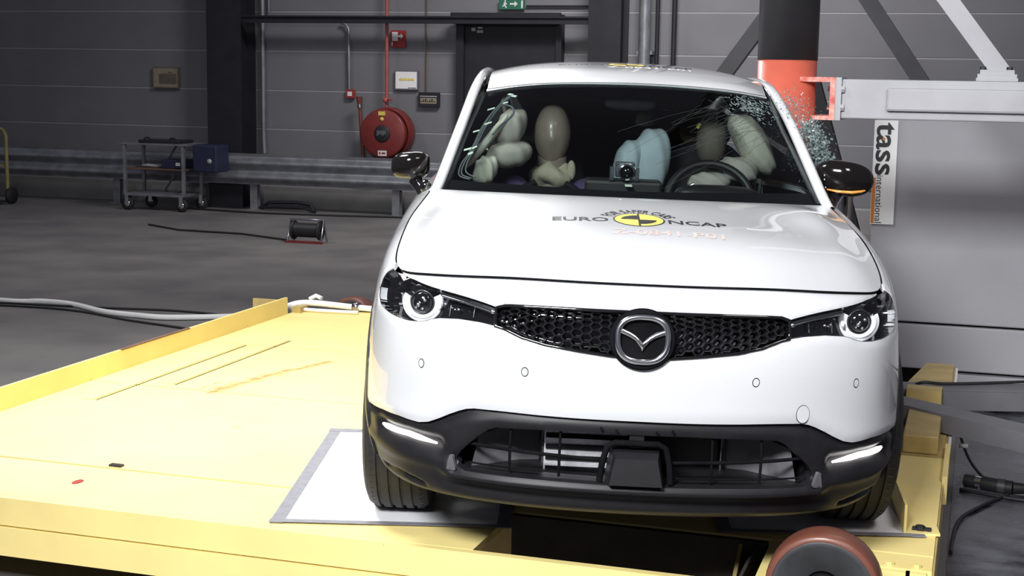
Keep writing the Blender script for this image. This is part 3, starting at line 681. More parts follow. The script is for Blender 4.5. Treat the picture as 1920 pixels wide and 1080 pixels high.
# connectors on the dark floor
cn = empty('cable_connector', (.12, 6.65, 0), 'black cable connectors with a silver plug on the dark floor', 'connector')
put(MB().tube([(.02, 6.72, .03), (.07, 6.70, .03)], .028, 12), 'plug', 'cable', cn)
put(MB().tube([(.065, 6.70, .032), (.095, 6.69, .032)], .026, 12), 'plug_ring', 'chrome', cn)
put(MB().tube([(.095, 6.69, .032), (.16, 6.66, .032), (.22, 6.65, .032)], .032, 12), 'coupling', 'cable', cn)
put(MB().tube([(.16, 6.66, .033), (.19, 6.655, .033)], .034, 12), 'coupling_ring', 'hub', cn)
put(MB().tube([(.22, 6.65, .032), (.33, 6.66, .032)], [.028, .018], 12), 'boot', 'cable', cn)
solo(MB().tube(smooth_path([(-.04, 7.25, .30), (-.02, 7.15, .16), (.03, 7.05, .05), (.1, 6.85, .014), (.16, 6.75, .014)]), .007, 6), 'drop_cable', 'cable', 'black cable dropping from the sled edge to the connectors', 'cable')
solo(MB().lathe([(0, -.02), (.011, -.02), (.011, .02), (0, .02)], (.005, 7.09, .095), 'X', 12), 'cable_sleeve', 'white', 'white sleeve on the hanging black cable', 'sleeve')
solo(MB().tube(smooth_path([(.2, 6.6, .012), (.1, 6.4, .012), (.02, 6.2, .012), (-.01, 6.0, .012), (-.02, 5.7, .012)]), .008, 6).tube(smooth_path([(.5, 6.5, .012), (.2, 6.55, .012), (0, 6.62, .012)]), .008, 6), 'floor_lead', 'cable', 'black leads curling over the dark floor below the connectors', 'cable')
# ================================================================== the car
car = empty('car', (0, 0, 0), 'white compact crossover car with black lower bumper, crashed sideways into the pole', 'car')
_yw, _rl = 0.26974243, 0.02437024
_cx = np.array([math.cos(_yw), math.sin(_yw), 0]); _cy = np.array([-math.sin(_yw), math.cos(_yw), 0]); _cz = np.array([0, 0, 1.0])
_o = .19618681 * _cx + 3.93 * _cy
_cx2 = math.cos(_rl) * _cx - math.sin(_rl) * _cz; _cz2 = math.sin(_rl) * _cx + math.cos(_rl) * _cz
car.matrix_world = Matrix(((_cx2[0], _cy[0], _cz2[0], _o[0]), (_cx2[1], _cy[1], _cz2[1], _o[1]), (_cx2[2], _cy[2], _cz2[2], .35), (0, 0, 0, 1)))
CARM = car.matrix_world.copy()
PLAN=[(0,0),(.20,.010),(.40,.048),(.56,.118),(.69,.225),(.775,.38),(.835,.60),(.875,.90),(.892,1.25),(.90,1.9),(.90,2.6),(.90,3.3),(.89,3.75),(.84,4.1),(.66,4.32),(.35,4.385),(0,4.40)]
# per station: list of (z,inset) for v0..v8
FR=[(.215,.14),(.236,.07),(.30,.018),(.40,.0),(.52,.006),(.66,.0),(.78,.012),(.848,.045),(.885,.105)]
SEC={0:FR,1:FR,
2:[(.215,.14),(.236,.07),(.30,.018),(.40,.0),(.52,.006),(.66,.0),(.78,.012),(.848,.042),(.884,.098)],
3:[(.215,.13),(.236,.065),(.30,.02),(.40,.0),(.51,.004),(.65,.0),(.77,.010),(.838,.036),(.876,.088)],
4:[(.215,.12),(.236,.06),(.30,.02),(.40,.0),(.50,.002),(.64,.0),(.76,.010),(.826,.030),(.866,.075)],
5:[(.212,.10),(.238,.05),(.30,.02),(.40,.0),(.50,.0),(.64,.004),(.76,.014),(.828,.030),(.866,.066)],
6:[(.215,.08),(.245,.04),(.31,.015),(.40,.0),(.51,.0),(.66,.010),(.80,.030),(.888,.062),(.935,.112)],
7:[(.24,.06),(.27,.03),(.32,.010),(.41,.0),(.53,.0),(.68,.016),(.83,.044),(.935,.090),(.985,.160)],
8:[(.24,.05),(.27,.03),(.32,.010),(.41,.0),(.55,.0),(.70,.016),(.86,.050),(.98,.115),(1.03,.197)],
9:[(.24,.05),(.27,.03),(.32,.010),(.42,.0),(.56,.0),(.71,.014),(.86,.040),(.975,.085),(1.03,.150)],
10:[(.24,.05),(.27,.03),(.32,.010),(.42,.0),(.56,.0),(.71,.014),(.86,.040),(.985,.085),(1.045,.150)],
11:[(.24,.05),(.27,.03),(.32,.010),(.42,.0),(.56,.0),(.71,.010),(.87,.036),(1.0,.09),(1.07,.170)],
12:[(.24,.05),(.27,.03),(.32,.010),(.42,.0),(.56,.0),(.71,.010),(.87,.04),(1.0,.10),(1.07,.20)],
13:[(.26,.06),(.29,.03),(.34,.010),(.44,.0),(.57,.0),(.72,.02),(.87,.06),(.98,.12),(1.03,.20)],
14:[(.28,.08),(.31,.03),(.36,.010),(.46,.0),(.58,.01),(.72,.04),(.86,.09),(.95,.14),(1.0,.20)],
15:[(.28,.08),(.31,.03),(.36,.010),(.46,.0),(.58,.02),(.72,.06),(.86,.11),(.95,.15),(1.0,.20)]}
SEC[16]=SEC[15]
def spl(kn):
    kn=np.asarray(kn,float);n=len(kn);h=np.diff(kn)
    A=np.zeros((n,n));B=np.zeros((n,n));A[0,0]=A[-1,-1]=1
    for i in range(1,n-1):
        A[i,i-1]=h[i-1];A[i,i]=2*(h[i-1]+h[i]);A[i,i+1]=h[i]
        B[i,i-1]+=6/h[i-1];B[i,i]-=6/h[i-1]+6/h[i];B[i,i+1]+=6/h[i]
    M=np.linalg.solve(A,B)
    def W(t):
        t=np.atleast_1d(np.asarray(t,float));i=np.clip(np.searchsorted(kn,t)-1,0,n-2)
        x=t-kn[i];hh=h[i];a=hh-x
        out=np.zeros((len(t),n));r=np.arange(len(t))
        out[r,i]+=a/hh;out[r,i+1]+=x/hh
        c0=(a**3/hh-hh*a)/6;c1=(x**3/hh-hh*x)/6
        return out+c0[:,None]*M[i]+c1[:,None]*M[i+1]
    return W
_pl=np.array(PLAN);_full=np.vstack([_pl[:0:-1]*[-1,1],_pl])
_d=np.r_[0,np.cumsum(np.hypot(*np.diff(_full,axis=0).T))];_mid=len(_pl)-1;SK=_d-_d[_mid]
WS=spl(SK);WV=spl(np.arange(9))
_sec=np.array([SEC[i] for i in range(17)]);_sec=np.vstack([_sec[:0:-1],_sec])  # 33x9x2
SMAX=SK[-1]
def belt(s,v):
    s=np.atleast_1d(np.asarray(s,float));v=np.atleast_1d(np.asarray(v,float))
    w=WS(s);c=w@_full;e=1e-4;t=(WS(s+e)-WS(s-e))@_full
    n=np.stack([t[:,1],-t[:,0]],1);n/=np.linalg.norm(n,axis=1)[:,None]
    wv=WV(v);zi=np.einsum('ai,aj,ijk->ak',w,wv,_sec)
    xy=c-n*zi[:,1:2]
    return np.c_[xy,zi[:,0]]
def bnormal(s,v):
    e=2e-3;ds=belt(s+e,v)-belt(s-e,v);dv=belt(s,np.clip(v+e*8,0,8))-belt(s,np.clip(v-e*8,0,8))
    n=np.cross(ds,dv);return n/np.linalg.norm(n,axis=1)[:,None]

POLE = (.72, 2.575)
def dent(P):
    P = np.array(P, float).reshape(-1, 3).copy()
    P[:, 0] += np.where(P[:, 0] < -.6, .018 * np.clip((P[:, 1] - .42) / .4, 0, 1) * np.clip((-.6 - P[:, 0]) / .2, 0, 1), 0)
    d = np.clip(np.abs(P[:, 1] - POLE[1]) / .62, 0, 1)
    lim = .575 + .34 * d ** 1.4
    k = np.where(np.abs(P[:, 1] - POLE[1]) < .62, 1, 0)
    P[:, 0] = np.where((P[:, 0] > lim) & (k > 0), lim + .05 * (1 - np.exp(-(P[:, 0] - lim) / .05)) * d, P[:, 0])
    return P
def BP(s, v, off=0.0):
    s = np.atleast_1d(np.asarray(s, float)); v = np.clip(np.atleast_1d(np.asarray(v, float)), 0, 8)
    P = belt(s, v)
    if np.any(off): P = P + bnormal(s, v) * (off if np.isscalar(off) else np.asarray(off)[:, None])
    return P
VS = .11
def dens(poly, step, closed=True):
    out = []
    n = len(poly)
    for i in range(n if closed else n - 1):
        a = poly[i]; b = poly[(i + 1) % n]; l = math.hypot(a[0] - b[0], (a[1] - b[1]) * VS); k = max(1, int(math.ceil(l / step)))
        for j in range(k): out.append((a[0] + (b[0] - a[0]) * j / k, a[1] + (b[1] - a[1]) * j / k))
    if not closed: out.append(poly[-1])
    return out
def chaikin(poly, it=2):
    for _ in range(it):
        q = []
        for i in range(len(poly)):
            a = poly[i]; b = poly[(i + 1) % len(poly)]
            q += [(a[0] * .75 + b[0] * .25, a[1] * .75 + b[1] * .25), (a[0] * .25 + b[0] * .75, a[1] * .25 + b[1] * .75)]
        poly = q
    return poly
def inside(P, poly):
    x = P[:, 0]; y = P[:, 1]; r = np.zeros(len(P), bool); n = len(poly)
    for i in range(n):
        x0, y0 = poly[i]; x1, y1 = poly[(i + 1) % n]
        if y0 == y1: continue
        c = ((y0 > y) != (y1 > y)) & (x < (x1 - x0) * (y - y0) / (y1 - y0) + x0); r ^= c
    return r
def segdist(P, poly, closed=True):
    d = np.full(len(P), 9.0); n = len(poly)
    for i in range(n if closed else n - 1):
        a = np.array(poly[i]); b = np.array(poly[(i + 1) % n]); ab = b - a; L2 = ab @ ab
        if L2 < 1e-12: continue
        t = np.clip(((P - a) @ ab) / L2, 0, 1); q = a + t[:, None] * ab - P; d = np.minimum(d, np.hypot(q[:, 0], q[:, 1]))
    return d
def panel(name, outline, m, parent, step=.014, off=0.0, thick=.012, holes=(), disp=None, edge=0.0):
    """a body panel cut out of the lofted body surface: outline and holes in (s, v), rim turned inwards by thick"""
    loops = [dens(outline, step)] + [dens(h, step) for h in holes]
    sc = lambda l: [(a, b * VS) for a, b in l]
    L2 = [sc(l) for l in loops]
    pts = []; edges = []
    for l in L2:
        o = len(pts); pts += l; edges += [(o + i, o + (i + 1) % len(l)) for i in range(len(l))]
    nb = len(pts)
    a = np.array(L2[0]); x0, y0 = a.min(0); x1, y1 = a.max(0)
    gx = np.arange(math.floor(x0 / step), math.ceil(x1 / step) + 1) * step; gy = np.arange(math.floor(y0 / step), math.ceil(y1 / step) + 1) * step
    G = np.array([(x, y) for x in gx for y in gy])
    ok = inside(G, L2[0])
    for h in L2[1:]: ok &= ~inside(G, h)
    G = G[ok]
    for l in L2: G = G[segdist(G, l) > step * .45]
    pts += [tuple(g_) for g_ in G]
    r = delaunay_2d_cdt([Vector(p) for p in pts], edges, [], 0, 1e-7)
    V = np.array([(v.x, v.y) for v in r[0]]); F = [tuple(f) for f in r[2]]
    cen = np.array([V[list(f)].mean(0) for f in F]); ok = inside(cen, L2[0])
    for h in L2[1:]: ok &= ~inside(cen, h)
    F = [f for f, k in zip(F, ok) if k]
    F = [f if (V[f[1]][0] - V[f[0]][0]) * (V[f[2]][1] - V[f[0]][1]) - (V[f[1]][1] - V[f[0]][1]) * (V[f[2]][0] - V[f[0]][0]) > 0 else f[::-1] for f in F]
    S = V[:, 0]; W = V[:, 1] / VS
    o = np.full(len(S), off)
    if disp is not None: o = o + disp(S, W)
    if edge:
        dd = np.minimum.reduce([segdist(V, l) for l in L2]); o = o - edge * np.exp(-dd / (edge * 1.2))
    P = dent(BP(S, W, o)) if np.any(o) else dent(BP(S, W))
    mb = MB(); mb.add(P, F)
    for l in L2:
        A = np.array(l); s_ = A[:, 0]; w_ = A[:, 1] / VS; oo = np.full(len(s_), off)
        if disp is not None: oo = oo + disp(s_, w_)
        if edge: oo = oo - edge
        Pa = dent(BP(s_, w_, oo)); Pb = dent(BP(s_, w_, oo - thick)); n = len(l)
        mb.add(np.vstack([Pa, Pb]), [(i, (i + 1) % n, n + (i + 1) % n, n + i) for i in range(n)])
    ob = mb.build(name, m, parent, fix=False)
    return ob
def both(l): return [(s, v) for s, v in l] + [(-s, v) for s, v in l[::-1] if abs(s) > 1e-6]
def mir(l, sg): return [(sg * s, v) for s, v in l]
def inv_yz(y, z, sg=1):
    s, v = sg * (y + .45), z * 9
    v = min(7, max(.5, v))
    for _ in range(30):
        p0 = belt(s, v)[0]; e = 1e-4; a = (belt(s + e, v)[0] - p0) / e; b = (belt(s, v + e)[0] - p0) / e
        J = np.array([[a[1], b[1]], [a[2], b[2]]])
        st = np.linalg.solve(J, np.array([y - p0[1], z - p0[2]])); st = np.clip(st, -.15, .15) ; s += st[0]; v = min(7.9, max(.02, v + st[1] * 1.0))
    return abs(s), v

LAMP = [(.943, 7.66), (.92, 7.70), (.85, 7.82), (.75, 7.57), (.65, 7.2), (.53, 6.78), (.475, 6.58), (.413, 6.34), (.408, 6.06), (.41, 5.79), (.46, 5.87), (.525, 5.93), (.59, 5.92), (.615, 5.88), (.64, 5.81), (.668, 5.775), (.712, 5.768), (.776, 5.81), (.855, 5.88), (.93, 5.92), (.968, 6.06), (.98, 6.32), (.974, 6.70), (.963, 7.2)]
GT = [(.413, 6.34), (.39, 6.44), (.207, 6.5), (0, 6.51)]
GB = [(.41, 5.79), (.385, 5.74), (.331, 5.56), (.262, 5.44), (.17, 5.36), (.081, 5.29), (0, 5.27)]
WB = [(1.075, 3.22), (.96, 3.42), (.835, 3.55), (.74, 3.575), (.69, 3.54), (.65, 3.525), (.615, 3.58), (.58, 3.705), (.547, 3.83), (.515, 3.93), (.49, 3.99), (.465, 4.01), (.289, 3.99), (0, 3.992)]
HOLE = [(0, 3.673), (.139, 3.683), (.287, 3.647), (.40, 3.61), (.425, 3.54), (.447, 3.414), (.481, 3.148), (.507, 2.904), (.523, 2.677), (.512, 2.483), (.488, 2.39), (.281, 2.40), (.074, 2.384), (0, 2.383)]
# --- white bumper skin (one piece from wheel arch to wheel arch)
lampb = [(.98, 6.32), (.968, 6.06), (.93, 5.92), (.855, 5.88), (.776, 5.81), (.712, 5.768), (.668, 5.775), (.64, 5.81), (.615, 5.88), (.59, 5.92), (.525, 5.93), (.46, 5.87), (.41, 5.79)]
half = [(1.062, 5.25), (1.0, 6.2)] + lampb + GB[1:]
bumper = panel('front_bumper', [(-s, v) for s, v in half[::-1]][::-1] + [] if False else ([(s, v) for s, v in half] + [(-s, v) for s, v in half[::-1][1:]] + [(-s, v) for s, v in WB] + [(s, v) for s, v in WB[::-1][1:]]), 'paint', car, .013, 0, .02, edge=.006)
# --- nose strip between grille and bonnet
top = [(.95, 7.97), (.9, 7.985), (.6, 7.985), (0, 7.985)]
nose = [(s, v) for s, v in ([(.85, 7.84), (.75, 7.585), (.65, 7.215), (.53, 6.795), (.475, 6.595), (.413, 6.36), (.39, 6.46), (.207, 6.52), (0, 6.53)])]
nz_ = nose + [(-s, v) for s, v in nose[::-1][1:]] + [(-s, v) for s, v in [(.86, 7.93), (.6, 7.91), (0, 7.95)]] + [(.6, 7.91), (.86, 7.93)]
panel('nose_strip', nz_, 'paint', car, .013, 0, .015, edge=.004)
# --- dark lower bumper with intake opening
def dispb(S, W):
    a = np.abs(S); o = np.zeros_like(S)
    P = np.c_[a, W * VS]
    wbp = [(s, v * VS) for s, v in WB]
    dw = segdist(P, wbp, False)
    o -= .016 * np.exp(-(dw / .016) ** 2)                       # groove below the white skin
    dr = segdist(P, [(.585, 3.0 * VS), (.70, 3.08 * VS), (.87, 3.0 * VS)], False)
    o -= .026 * np.exp(-(dr / .024) ** 2)                       # lamp channel
    o += .010 * np.exp(-(((W - 2.45) * VS) / .022) ** 2) * (a > .53)
    sl_ = segdist(P, [(.67, 1.42 * VS), (.76, 1.62 * VS), (.90, 1.5 * VS)], False)
    o -= .018 * np.exp(-(sl_ / .012) ** 2)                      # corner slot
    lip = np.exp(-(((W - 2.22) * VS) / .014) ** 2) * np.clip((.58 - a) / .05, 0, 1)
    o += .020 * lip
    o -= .02 * np.exp(-(((W - 1.75) * VS) / .03) ** 2) * np.clip((.6 - a) / .1, 0, 1)
    hd = segdist(P, [(s, v * VS) for s, v in HOLE], False)
    o -= .014 * np.exp(-hd / .012) * (W > 2.5)
    return o
LBo = [(1.085, 2.6), (1.06, 1.9), (1.0, 1.3), (.9, .7), (.8, .35), (.6, .1), (0, .1)]
lb_out = [(s, v) for s, v in WB] + [(-s, v) for s, v in WB[::-1][1:]] + [(-s, v) for s, v in LBo] + [(s, v) for s, v in LBo[::-1][1:]]
hole = HOLE + [(-s, v) for s, v in HOLE[::-1][1:-1]]
lower = panel('lower_bumper', lb_out, 'plastic2', car, .011, -.006, .02, holes=[hole], disp=dispb)
# --- intake cavity
hl = dens(hole, .02); A = np.array(hl); o0 = dispb(A[:, 0], A[:, 1]) - .006
Pa = BP(A[:, 0], A[:, 1], o0); Pb = Pa.copy(); Pb[:, 1] += .07; Pb[:, 0] *= .985; n = len(hl)
intake = MB().add(np.vstack([Pa, Pb]), [(i, (i + 1) % n, n + (i + 1) % n, n + i) for i in range(n)]).build('intake_frame', 'plastic', car)
Pc = Pb.copy(); Pc[:, 1] = .30; Pc[:, 0] *= .96
MB().add(np.vstack([Pb, Pc]), [(i, (i + 1) % n, n + (i + 1) % n, n + i) for i in range(n)]).add(Pc, [tuple(range(n))], False).build('intake_tunnel', 'plastic', car)
for sg in (-1, 1):
    MB().grid([[(sg * .46, .14, .335), (sg * .44, .14, .43)], [(sg * .33, .235, .325), (sg * .32, .235, .455)], [(sg * .26, .25, .325), (sg * .26, .25, .455)]]).build('air_duct', 'duct', car)
    MB().tube([(sg * .258, .235, .33), (sg * .258, .235, .455)], .012, 8).build('duct_seal', 'gloss', car)
rad = MB().box(-.255, -.02, .145, .155, .33, .455).build('radiator', 'rad', car)
q = MB()
for i in range(4): q.box(-.25, -.02, .138, .145, .335 + .032 * i, .348 + .032 * i)
q.build('radiator_fin', 'black', rad)
MB().box(.0, .25, .27, .28, .30, .46).build('cooler', 'plastic', car)
def sbar(pts, r, off=-.035):
    pts = dens(pts, .03, False); A = np.array(pts); return MB().tube([tuple(p) for p in BP(A[:, 0], A[:, 1], off)], r, 8)
for sg in (-1, 1):
    sbar(mir([(.09, 3.0), (.3, 3.06), (.485, 3.12)], sg), .0052).build('intake_bar', 'black', car)
    sbar(mir([(.09, 2.52), (.3, 2.54), (.49, 2.52)], sg), .0028).build('intake_bar', 'black', car)
    for s in (.215, .36):
        sbar(mir([(s, 2.40), (s, 3.66)], sg), .004).build('intake_upright', 'black', car)
# radar block in the middle
rb = MB()
y0 = -.022
fr = [(-.079, .345), (.079, .345), (.066, .425), (.06, .435), (-.06, .435), (-.066, .425)]
ft = [(-.073, .345, y0), (.073, .345, y0), (.058, .418, y0 + .01), (-.058, .418, y0 + .01)]
bk = [(-.082, .345, .10), (.082, .345, .10), (.066, .438, .10), (-.066, .438, .10)]
md = [(-.078, .345, .0), (.078, .345, .0), (.062, .432, .012), (-.062, .432, .012)]
V = [(a, c_, b) for a, b, c_ in ft + md + bk]
rb.add(V, [(0, 1, 2, 3), (0, 4, 5, 1), (1, 5, 6, 2), (2, 6, 7, 3), (3, 7, 4, 0), (4, 8, 9, 5), (5, 9, 10, 6), (6, 10, 11, 7), (7, 11, 8, 4)], False)
rb.build('radar_cover', 'plastic2', car)
MB().tube([(-.098, .02, .345), (-.092, .02, .40), (-.08, .02, .445), (-.06, .02, .455), (.06, .02, .455), (.08, .02, .445), (.092, .02, .40), (.098, .02, .345)], .009, 8).build('radar_frame', 'black', car)
MB().box(-.02, .02, .03, .05, .44, .49).build('centre_post', 'plastic2', car)
# fog-line lamps, reflectors, plugs, sensors
for sg in (-1, 1):
    dl_ = dens([(.588, 2.985), (.70, 3.07), (.865, 2.99)], .012, False); A = np.array(dl_)
    r_ = [.003 + .0052 * min(1, (i / len(dl_)) * 4, (1 - i / (len(dl_) - 1)) * 6 + .2) for i in range(len(dl_))]
    P = BP(sg * A[:, 0], A[:, 1], -.018)
    MB().tube([tuple(p) for p in P], r_, 10).build('daytime_lamp', 'drl', car)
    panel('reflector', mir([(.531, 2.80), (.521, 2.81), (.514, 2.52), (.513, 2.40), (.546, 2.32)], sg), 'duct', car, .01, .006, .01)
for i, (s, v) in enumerate([(-.64, 4.86), (-.317, 4.85), (.317, 4.85), (.64, 4.86)]):
    c_ = circ(s, v, .0105, .0105 / VS, 20); ci = circ(s, v, .0085, .0085 / VS, 20)
    o = panel('parking_sensor', ci, 'paint', car, .008, .001, .004)
    panel('sensor_ring', c_, 'black', o, .006, .0006, .004, holes=[ci]).parent = o
tc_ = circ(.465, 4.22, .021, .021 / VS, 28); ti = circ(.465, 4.22, .0198, .0198 / VS, 28)
panel('tow_eye_cover', ti, 'paint', car, .01, .0012, .004)
panel('cover_gap', tc_, 'black', car, .006, .0008, .004, holes=[ti])
for s, v in ((-.1, 3.80), (-.058, 3.765), (.054, 3.755), (.097, 3.80)):
    panel('plug_hole', circ(s, v, .0045, .0045 / VS, 12), 'black', car, .006, -.003, .004)
# --- grille
gout = [(s, v) for s, v in GT] + [(-s, v) for s, v in GT[::-1][1:]] + [(-s, v) for s, v in GB] + [(s, v) for s, v in GB[::-1][1:]]
panel('grille_backing', gout, 'gloss', car, .02, -.045, .002)
sbar(gout + gout[:1], .005, -.003).build('grille_surround', 'gloss', car)
q = MB(); a_ = .0172; hh = .0122; VG = .118
gs = np.array([(s, v * VG) for s, v in gout])
cols = int(.45 / (1.5 * a_)) + 1
def hexring(cx_, cy_, ro, ri):
    pts = []
    for rr in (ro, ri):
        for k in range(6):
            t = math.pi / 3 * k; pts.append((cx_ + rr * a_ * math.cos(t), cy_ + rr * hh / .866 * math.sin(t)))
    return pts
gpoly = [tuple(p) for p in gs]
cent = []
for i in range(-cols, cols + 1):
    for j in range(-12, 13):
        cx_ = i * 1.5 * a_; cy_ = 5.88 * VG + (j + (.5 if i % 2 else 0)) * 2 * hh
        cent.append((cx_, cy_))
ok = inside(np.array(cent), gpoly) & (segdist(np.array(cent), gpoly) > .007)
for (cx_, cy_), k in zip(cent, ok):
    if not k or math.hypot(cx_, (cy_ - 5.75 * VG) * 1.1) < .055: continue
    pts = hexring(cx_, cy_, 1.0, .84)
    s_ = np.array([p[0] for p in pts]); v_ = np.array([p[1] / VG for p in pts])
    F0 = BP(s_, v_, np.array([-.012] * 6 + [-.009] * 6)); Bk = BP(s_[6:], v_[6:], -.036)
    V = np.vstack([F0, Bk])
    q.add(V, [(k_, (k_ + 1) % 6, 6 + (k_ + 1) % 6, 6 + k_) for k_ in range(6)] + [(6 + k_, 6 + (k_ + 1) % 6, 12 + (k_ + 1) % 6, 12 + k_) for k_ in range(6)], False)
q.build('honeycomb_grille', 'grille', car)
# --- emblem
ez, ey = .753, -.004
def em(u, w, d=0): return (u, ey - d + (w + .05) * .12, ez + w)
bz = MB()
rows = []
for rr, d in ((.088, -.02), (.088, .004), (.084, .010), (.078, .010), (.073, .002), (.0, .0)):
    rows.append([em(rr * math.cos(t) * 1.02, rr * math.sin(t) * .93 - .004, d) for t in np.linspace(0, 2 * math.pi, 49)])
emblem = bz.grid(rows).build('emblem', 'black', car)
pts = []
for t in np.linspace(0, 2 * math.pi, 73)[:-1]:
    e = 2.5; cx_ = abs(math.cos(t)) ** (2 / e) * math.copysign(1, math.cos(t)); sy_ = abs(math.sin(t)) ** (2 / e) * math.copysign(1, math.sin(t))
    w_ = .071 * (1 + .04 * sy_); pts.append(em(cx_ * w_ * .96, sy_ * .060 - .002, .012))
q = MB().tube(pts, .0086, 12, closed=True)
q.build('emblem_ring', 'chrome', emblem)
for sg in (-1, 1):
    path = [(0, -.032), (.008, -.022), (.018, -.009), (.034, .001), (.052, .008), (.066, .016)]
    top_ = [(0, -.010), (.010, .002), (.020, .010), (.036, .019), (.054, .026), (.068, .031)]
    rows = []
    for f, d in ((0, .008), (.5, .020), (1, .008)):
        rows.append([em(sg * (a[0] + (b[0] - a[0]) * f), a[1] + (b[1] - a[1]) * f, d) for a, b in zip(path, top_)])
    MB().grid(rows).build('emblem_wing', 'chrome', emblem)
MB().tube([em(0, -.012, .012), em(0, -.032, .010)], [.005, .002], 8).build('emblem_tip', 'chrome', emblem)

# --- headlights
for sg in (-1, 1):
    out = mir(LAMP, sg)
    hp = panel('headlight', out, 'gloss', car, .014, -.055, .002)
    lp = dens(out, .02); A = np.array(lp); n = len(lp)
    Pa = BP(A[:, 0], A[:, 1], -.004); Pb = BP(A[:, 0], A[:, 1], -.058)
    MB().add(np.vstack([Pa, Pb]), [(i, (i + 1) % n, n + (i + 1) % n, n + i) for i in range(n)]).build('lamp_housing', 'gloss', hp)
    C = BP(sg * .686, 6.45, -.028)[0]; fw = Vector((sg * .18, -.98, .03)).normalized(); rt_ = fw.cross(Vector((0, 0, 1))).normalized(); up_ = rt_.cross(fw)
    def lp3(u, w, d=0): return tuple(Vector(C) + rt_ * u + up_ * w + fw * d)
    if rt_.x * 1 < 0: pass
    # C-shaped light guide, open at the top
    ring = []
    rows = [[] for _ in range(6)]
    for t in np.linspace(R(152), R(388), 50):
        ct, st_ = math.cos(t), math.sin(t)
        for k_, (rr, d) in enumerate(((.036, .0), (.038, .012), (.046, .016), (.0475, .010), (.057, .012), (.060, -.004))):
            rows[k_].append(lp3(rr * ct, rr * st_ * .96, d))
    MB().grid(rows).build('light_ring', 'lampring', hp)
    MB().add(*(lambda l: ([lp3(.030 * math.sin(a) * math.cos(b), .030 * math.sin(a) * math.sin(b), .006 + .016 * math.cos(a)) for a in np.linspace(0, math.pi / 2, 10) for b in np.linspace(0, 2 * math.pi, 32, endpoint=False)], [(i * 32 + k_, i * 32 + (k_ + 1) % 32, (i + 1) * 32 + (k_ + 1) % 32, (i + 1) * 32 + k_) for i in range(9) for k_ in range(32)]))(0)).build('projector_lens', 'gloss', hp)
    q = MB(); rows = []
    for rr, d in ((.030, .004), (.0335, .010), (.036, .004)):
        rows.append([lp3(rr * math.cos(t), rr * math.sin(t), d) for t in np.linspace(0, 2 * math.pi, 41)])
    q.grid(rows).build('projector_bezel', 'grille', hp)
    q = MB()
    for (u, w, r_) in ((-.010, .008, .005), (.004, .0, .0045), (.008, -.006, .006), (-.004, -.016, .004), (.014, -.014, .003)):
        q.blob(lp3(u, w, .020), r_, r_, r_, 10, 6)
    q.build('lamp_glint', 'chrome', hp)
    # brow strip and inner reflector details
    sbar(mir([(.60, 6.78), (.52, 6.50), (.43, 6.2)], sg), .0035, -.012).build('brow_strip', 'satin', hp)
    panel('brow_panel', mir([(.62, 7.05), (.53, 6.74), (.475, 6.54), (.42, 6.32), (.425, 6.24), (.52, 6.55), (.61, 6.84)], sg), 'grille', hp, .012, -.016, .01)
    MB().blob(BP(sg * .422, 6.19, -.006)[0], .008, .006, .006, 12, 8).build('strip_end', 'chrome', hp)
    for (s, v, r_) in ((.545, 6.25, .0055), (.557, 6.23, .003), (.568, 6.30, .003)):
        MB().blob(BP(sg * s, v, -.03)[0], r_, r_, r_, 12, 8).build('inner_bulb', 'chrome', hp)
    MB().blob(BP(sg * .616, 6.33, -.03)[0], .006, .006, .010, 12, 8).build('side_bulb', 'lampring', hp)
    for s in (.585, .50):
        sbar(mir([(s, 6.0), (s, 6.45)], sg), .002, -.045).build('reflector_rib', 'satin', hp)
    panel('lamp_lens', out, 'lens', hp, .014, -.003, .003)

# --- front wings, doors, rear quarters, sills, arches
def arch(y, z, r, a0, a1, sg, n=22): return [inv_yz(y + r * math.cos(R(a)), max(.23, z + r * math.sin(R(a))), sg) for a in np.linspace(a0, a1, n)]
WF, WR, WZ = .91, 3.565, .345
sd = inv_yz(1.42, .6)[0]; sdr = inv_yz(2.95, .6)[0]; srq = inv_yz(3.98, .6)[0]
archF = arch(WF, WZ, .44, 8, 166, 1)
for sg in (-1, 1):
    fo = [(.985, 6.32), (.979, 6.70), (.968, 7.2), (.955, 7.68), (.966, 7.90)] + [(s, 7.93) for s in np.linspace(1.0, sd - .004, 24)] + [(sd - .004, 3.0)] + [archF[0]] + archF[1:] + [(1.067, 5.25), (1.005, 6.2)]
    panel('front_wing', mir(fo, sg), 'paint', car, .02, 0, .012, edge=.003)
    ai = arch(WF, WZ, .375, -12, 190, 1); ao = arch(WF, WZ, .445, -12, 190, 1)
    panel('wheel_arch_trim', mir(ao + ai[::-1], sg), 'plastic', car, .02, .003, .05)
    ai = arch(WR, WZ, .375, 8, 172, 1); ao = arch(WR, WZ, .445, 8, 172, 1)
    panel('wheel_arch_trim', mir(ao + ai[::-1], sg), 'plastic', car, .03, .010, .05)
    panel('sill', mir([(sd - .13, 2.9), (sdr + .08, 2.9), (sdr + .08, .3), (sd - .13, .3)], sg), 'plastic', car, .05, .004, .02)
    panel('front_door', mir([(sd + .004, 3.0), (sd + .004, 7.985), (sdr - .5, 7.985), (sdr - .5, 3.0)], sg), 'paint', car, .03, 0, .012, edge=.003)
    panel('rear_door', mir([(sdr - .492, 3.0), (sdr - .492, 7.985), (sdr + .05, 7.985), (sdr + .05, 3.0)], sg), 'paint', car, .03, 0, .012, edge=.003)
    ar = arch(WR, WZ, .44, 172, 10, 1)
    panel('rear_wing', mir([(sdr + .058, 7.985), (srq + .1, 7.985), (srq + .1, 3.0)] + ar[::-1][:0] + [ar[-1]] + ar[::-1][1:] + [(sdr + .058, 3.0)], sg), 'paint', car, .03, 0, .012)
S2 = SMAX
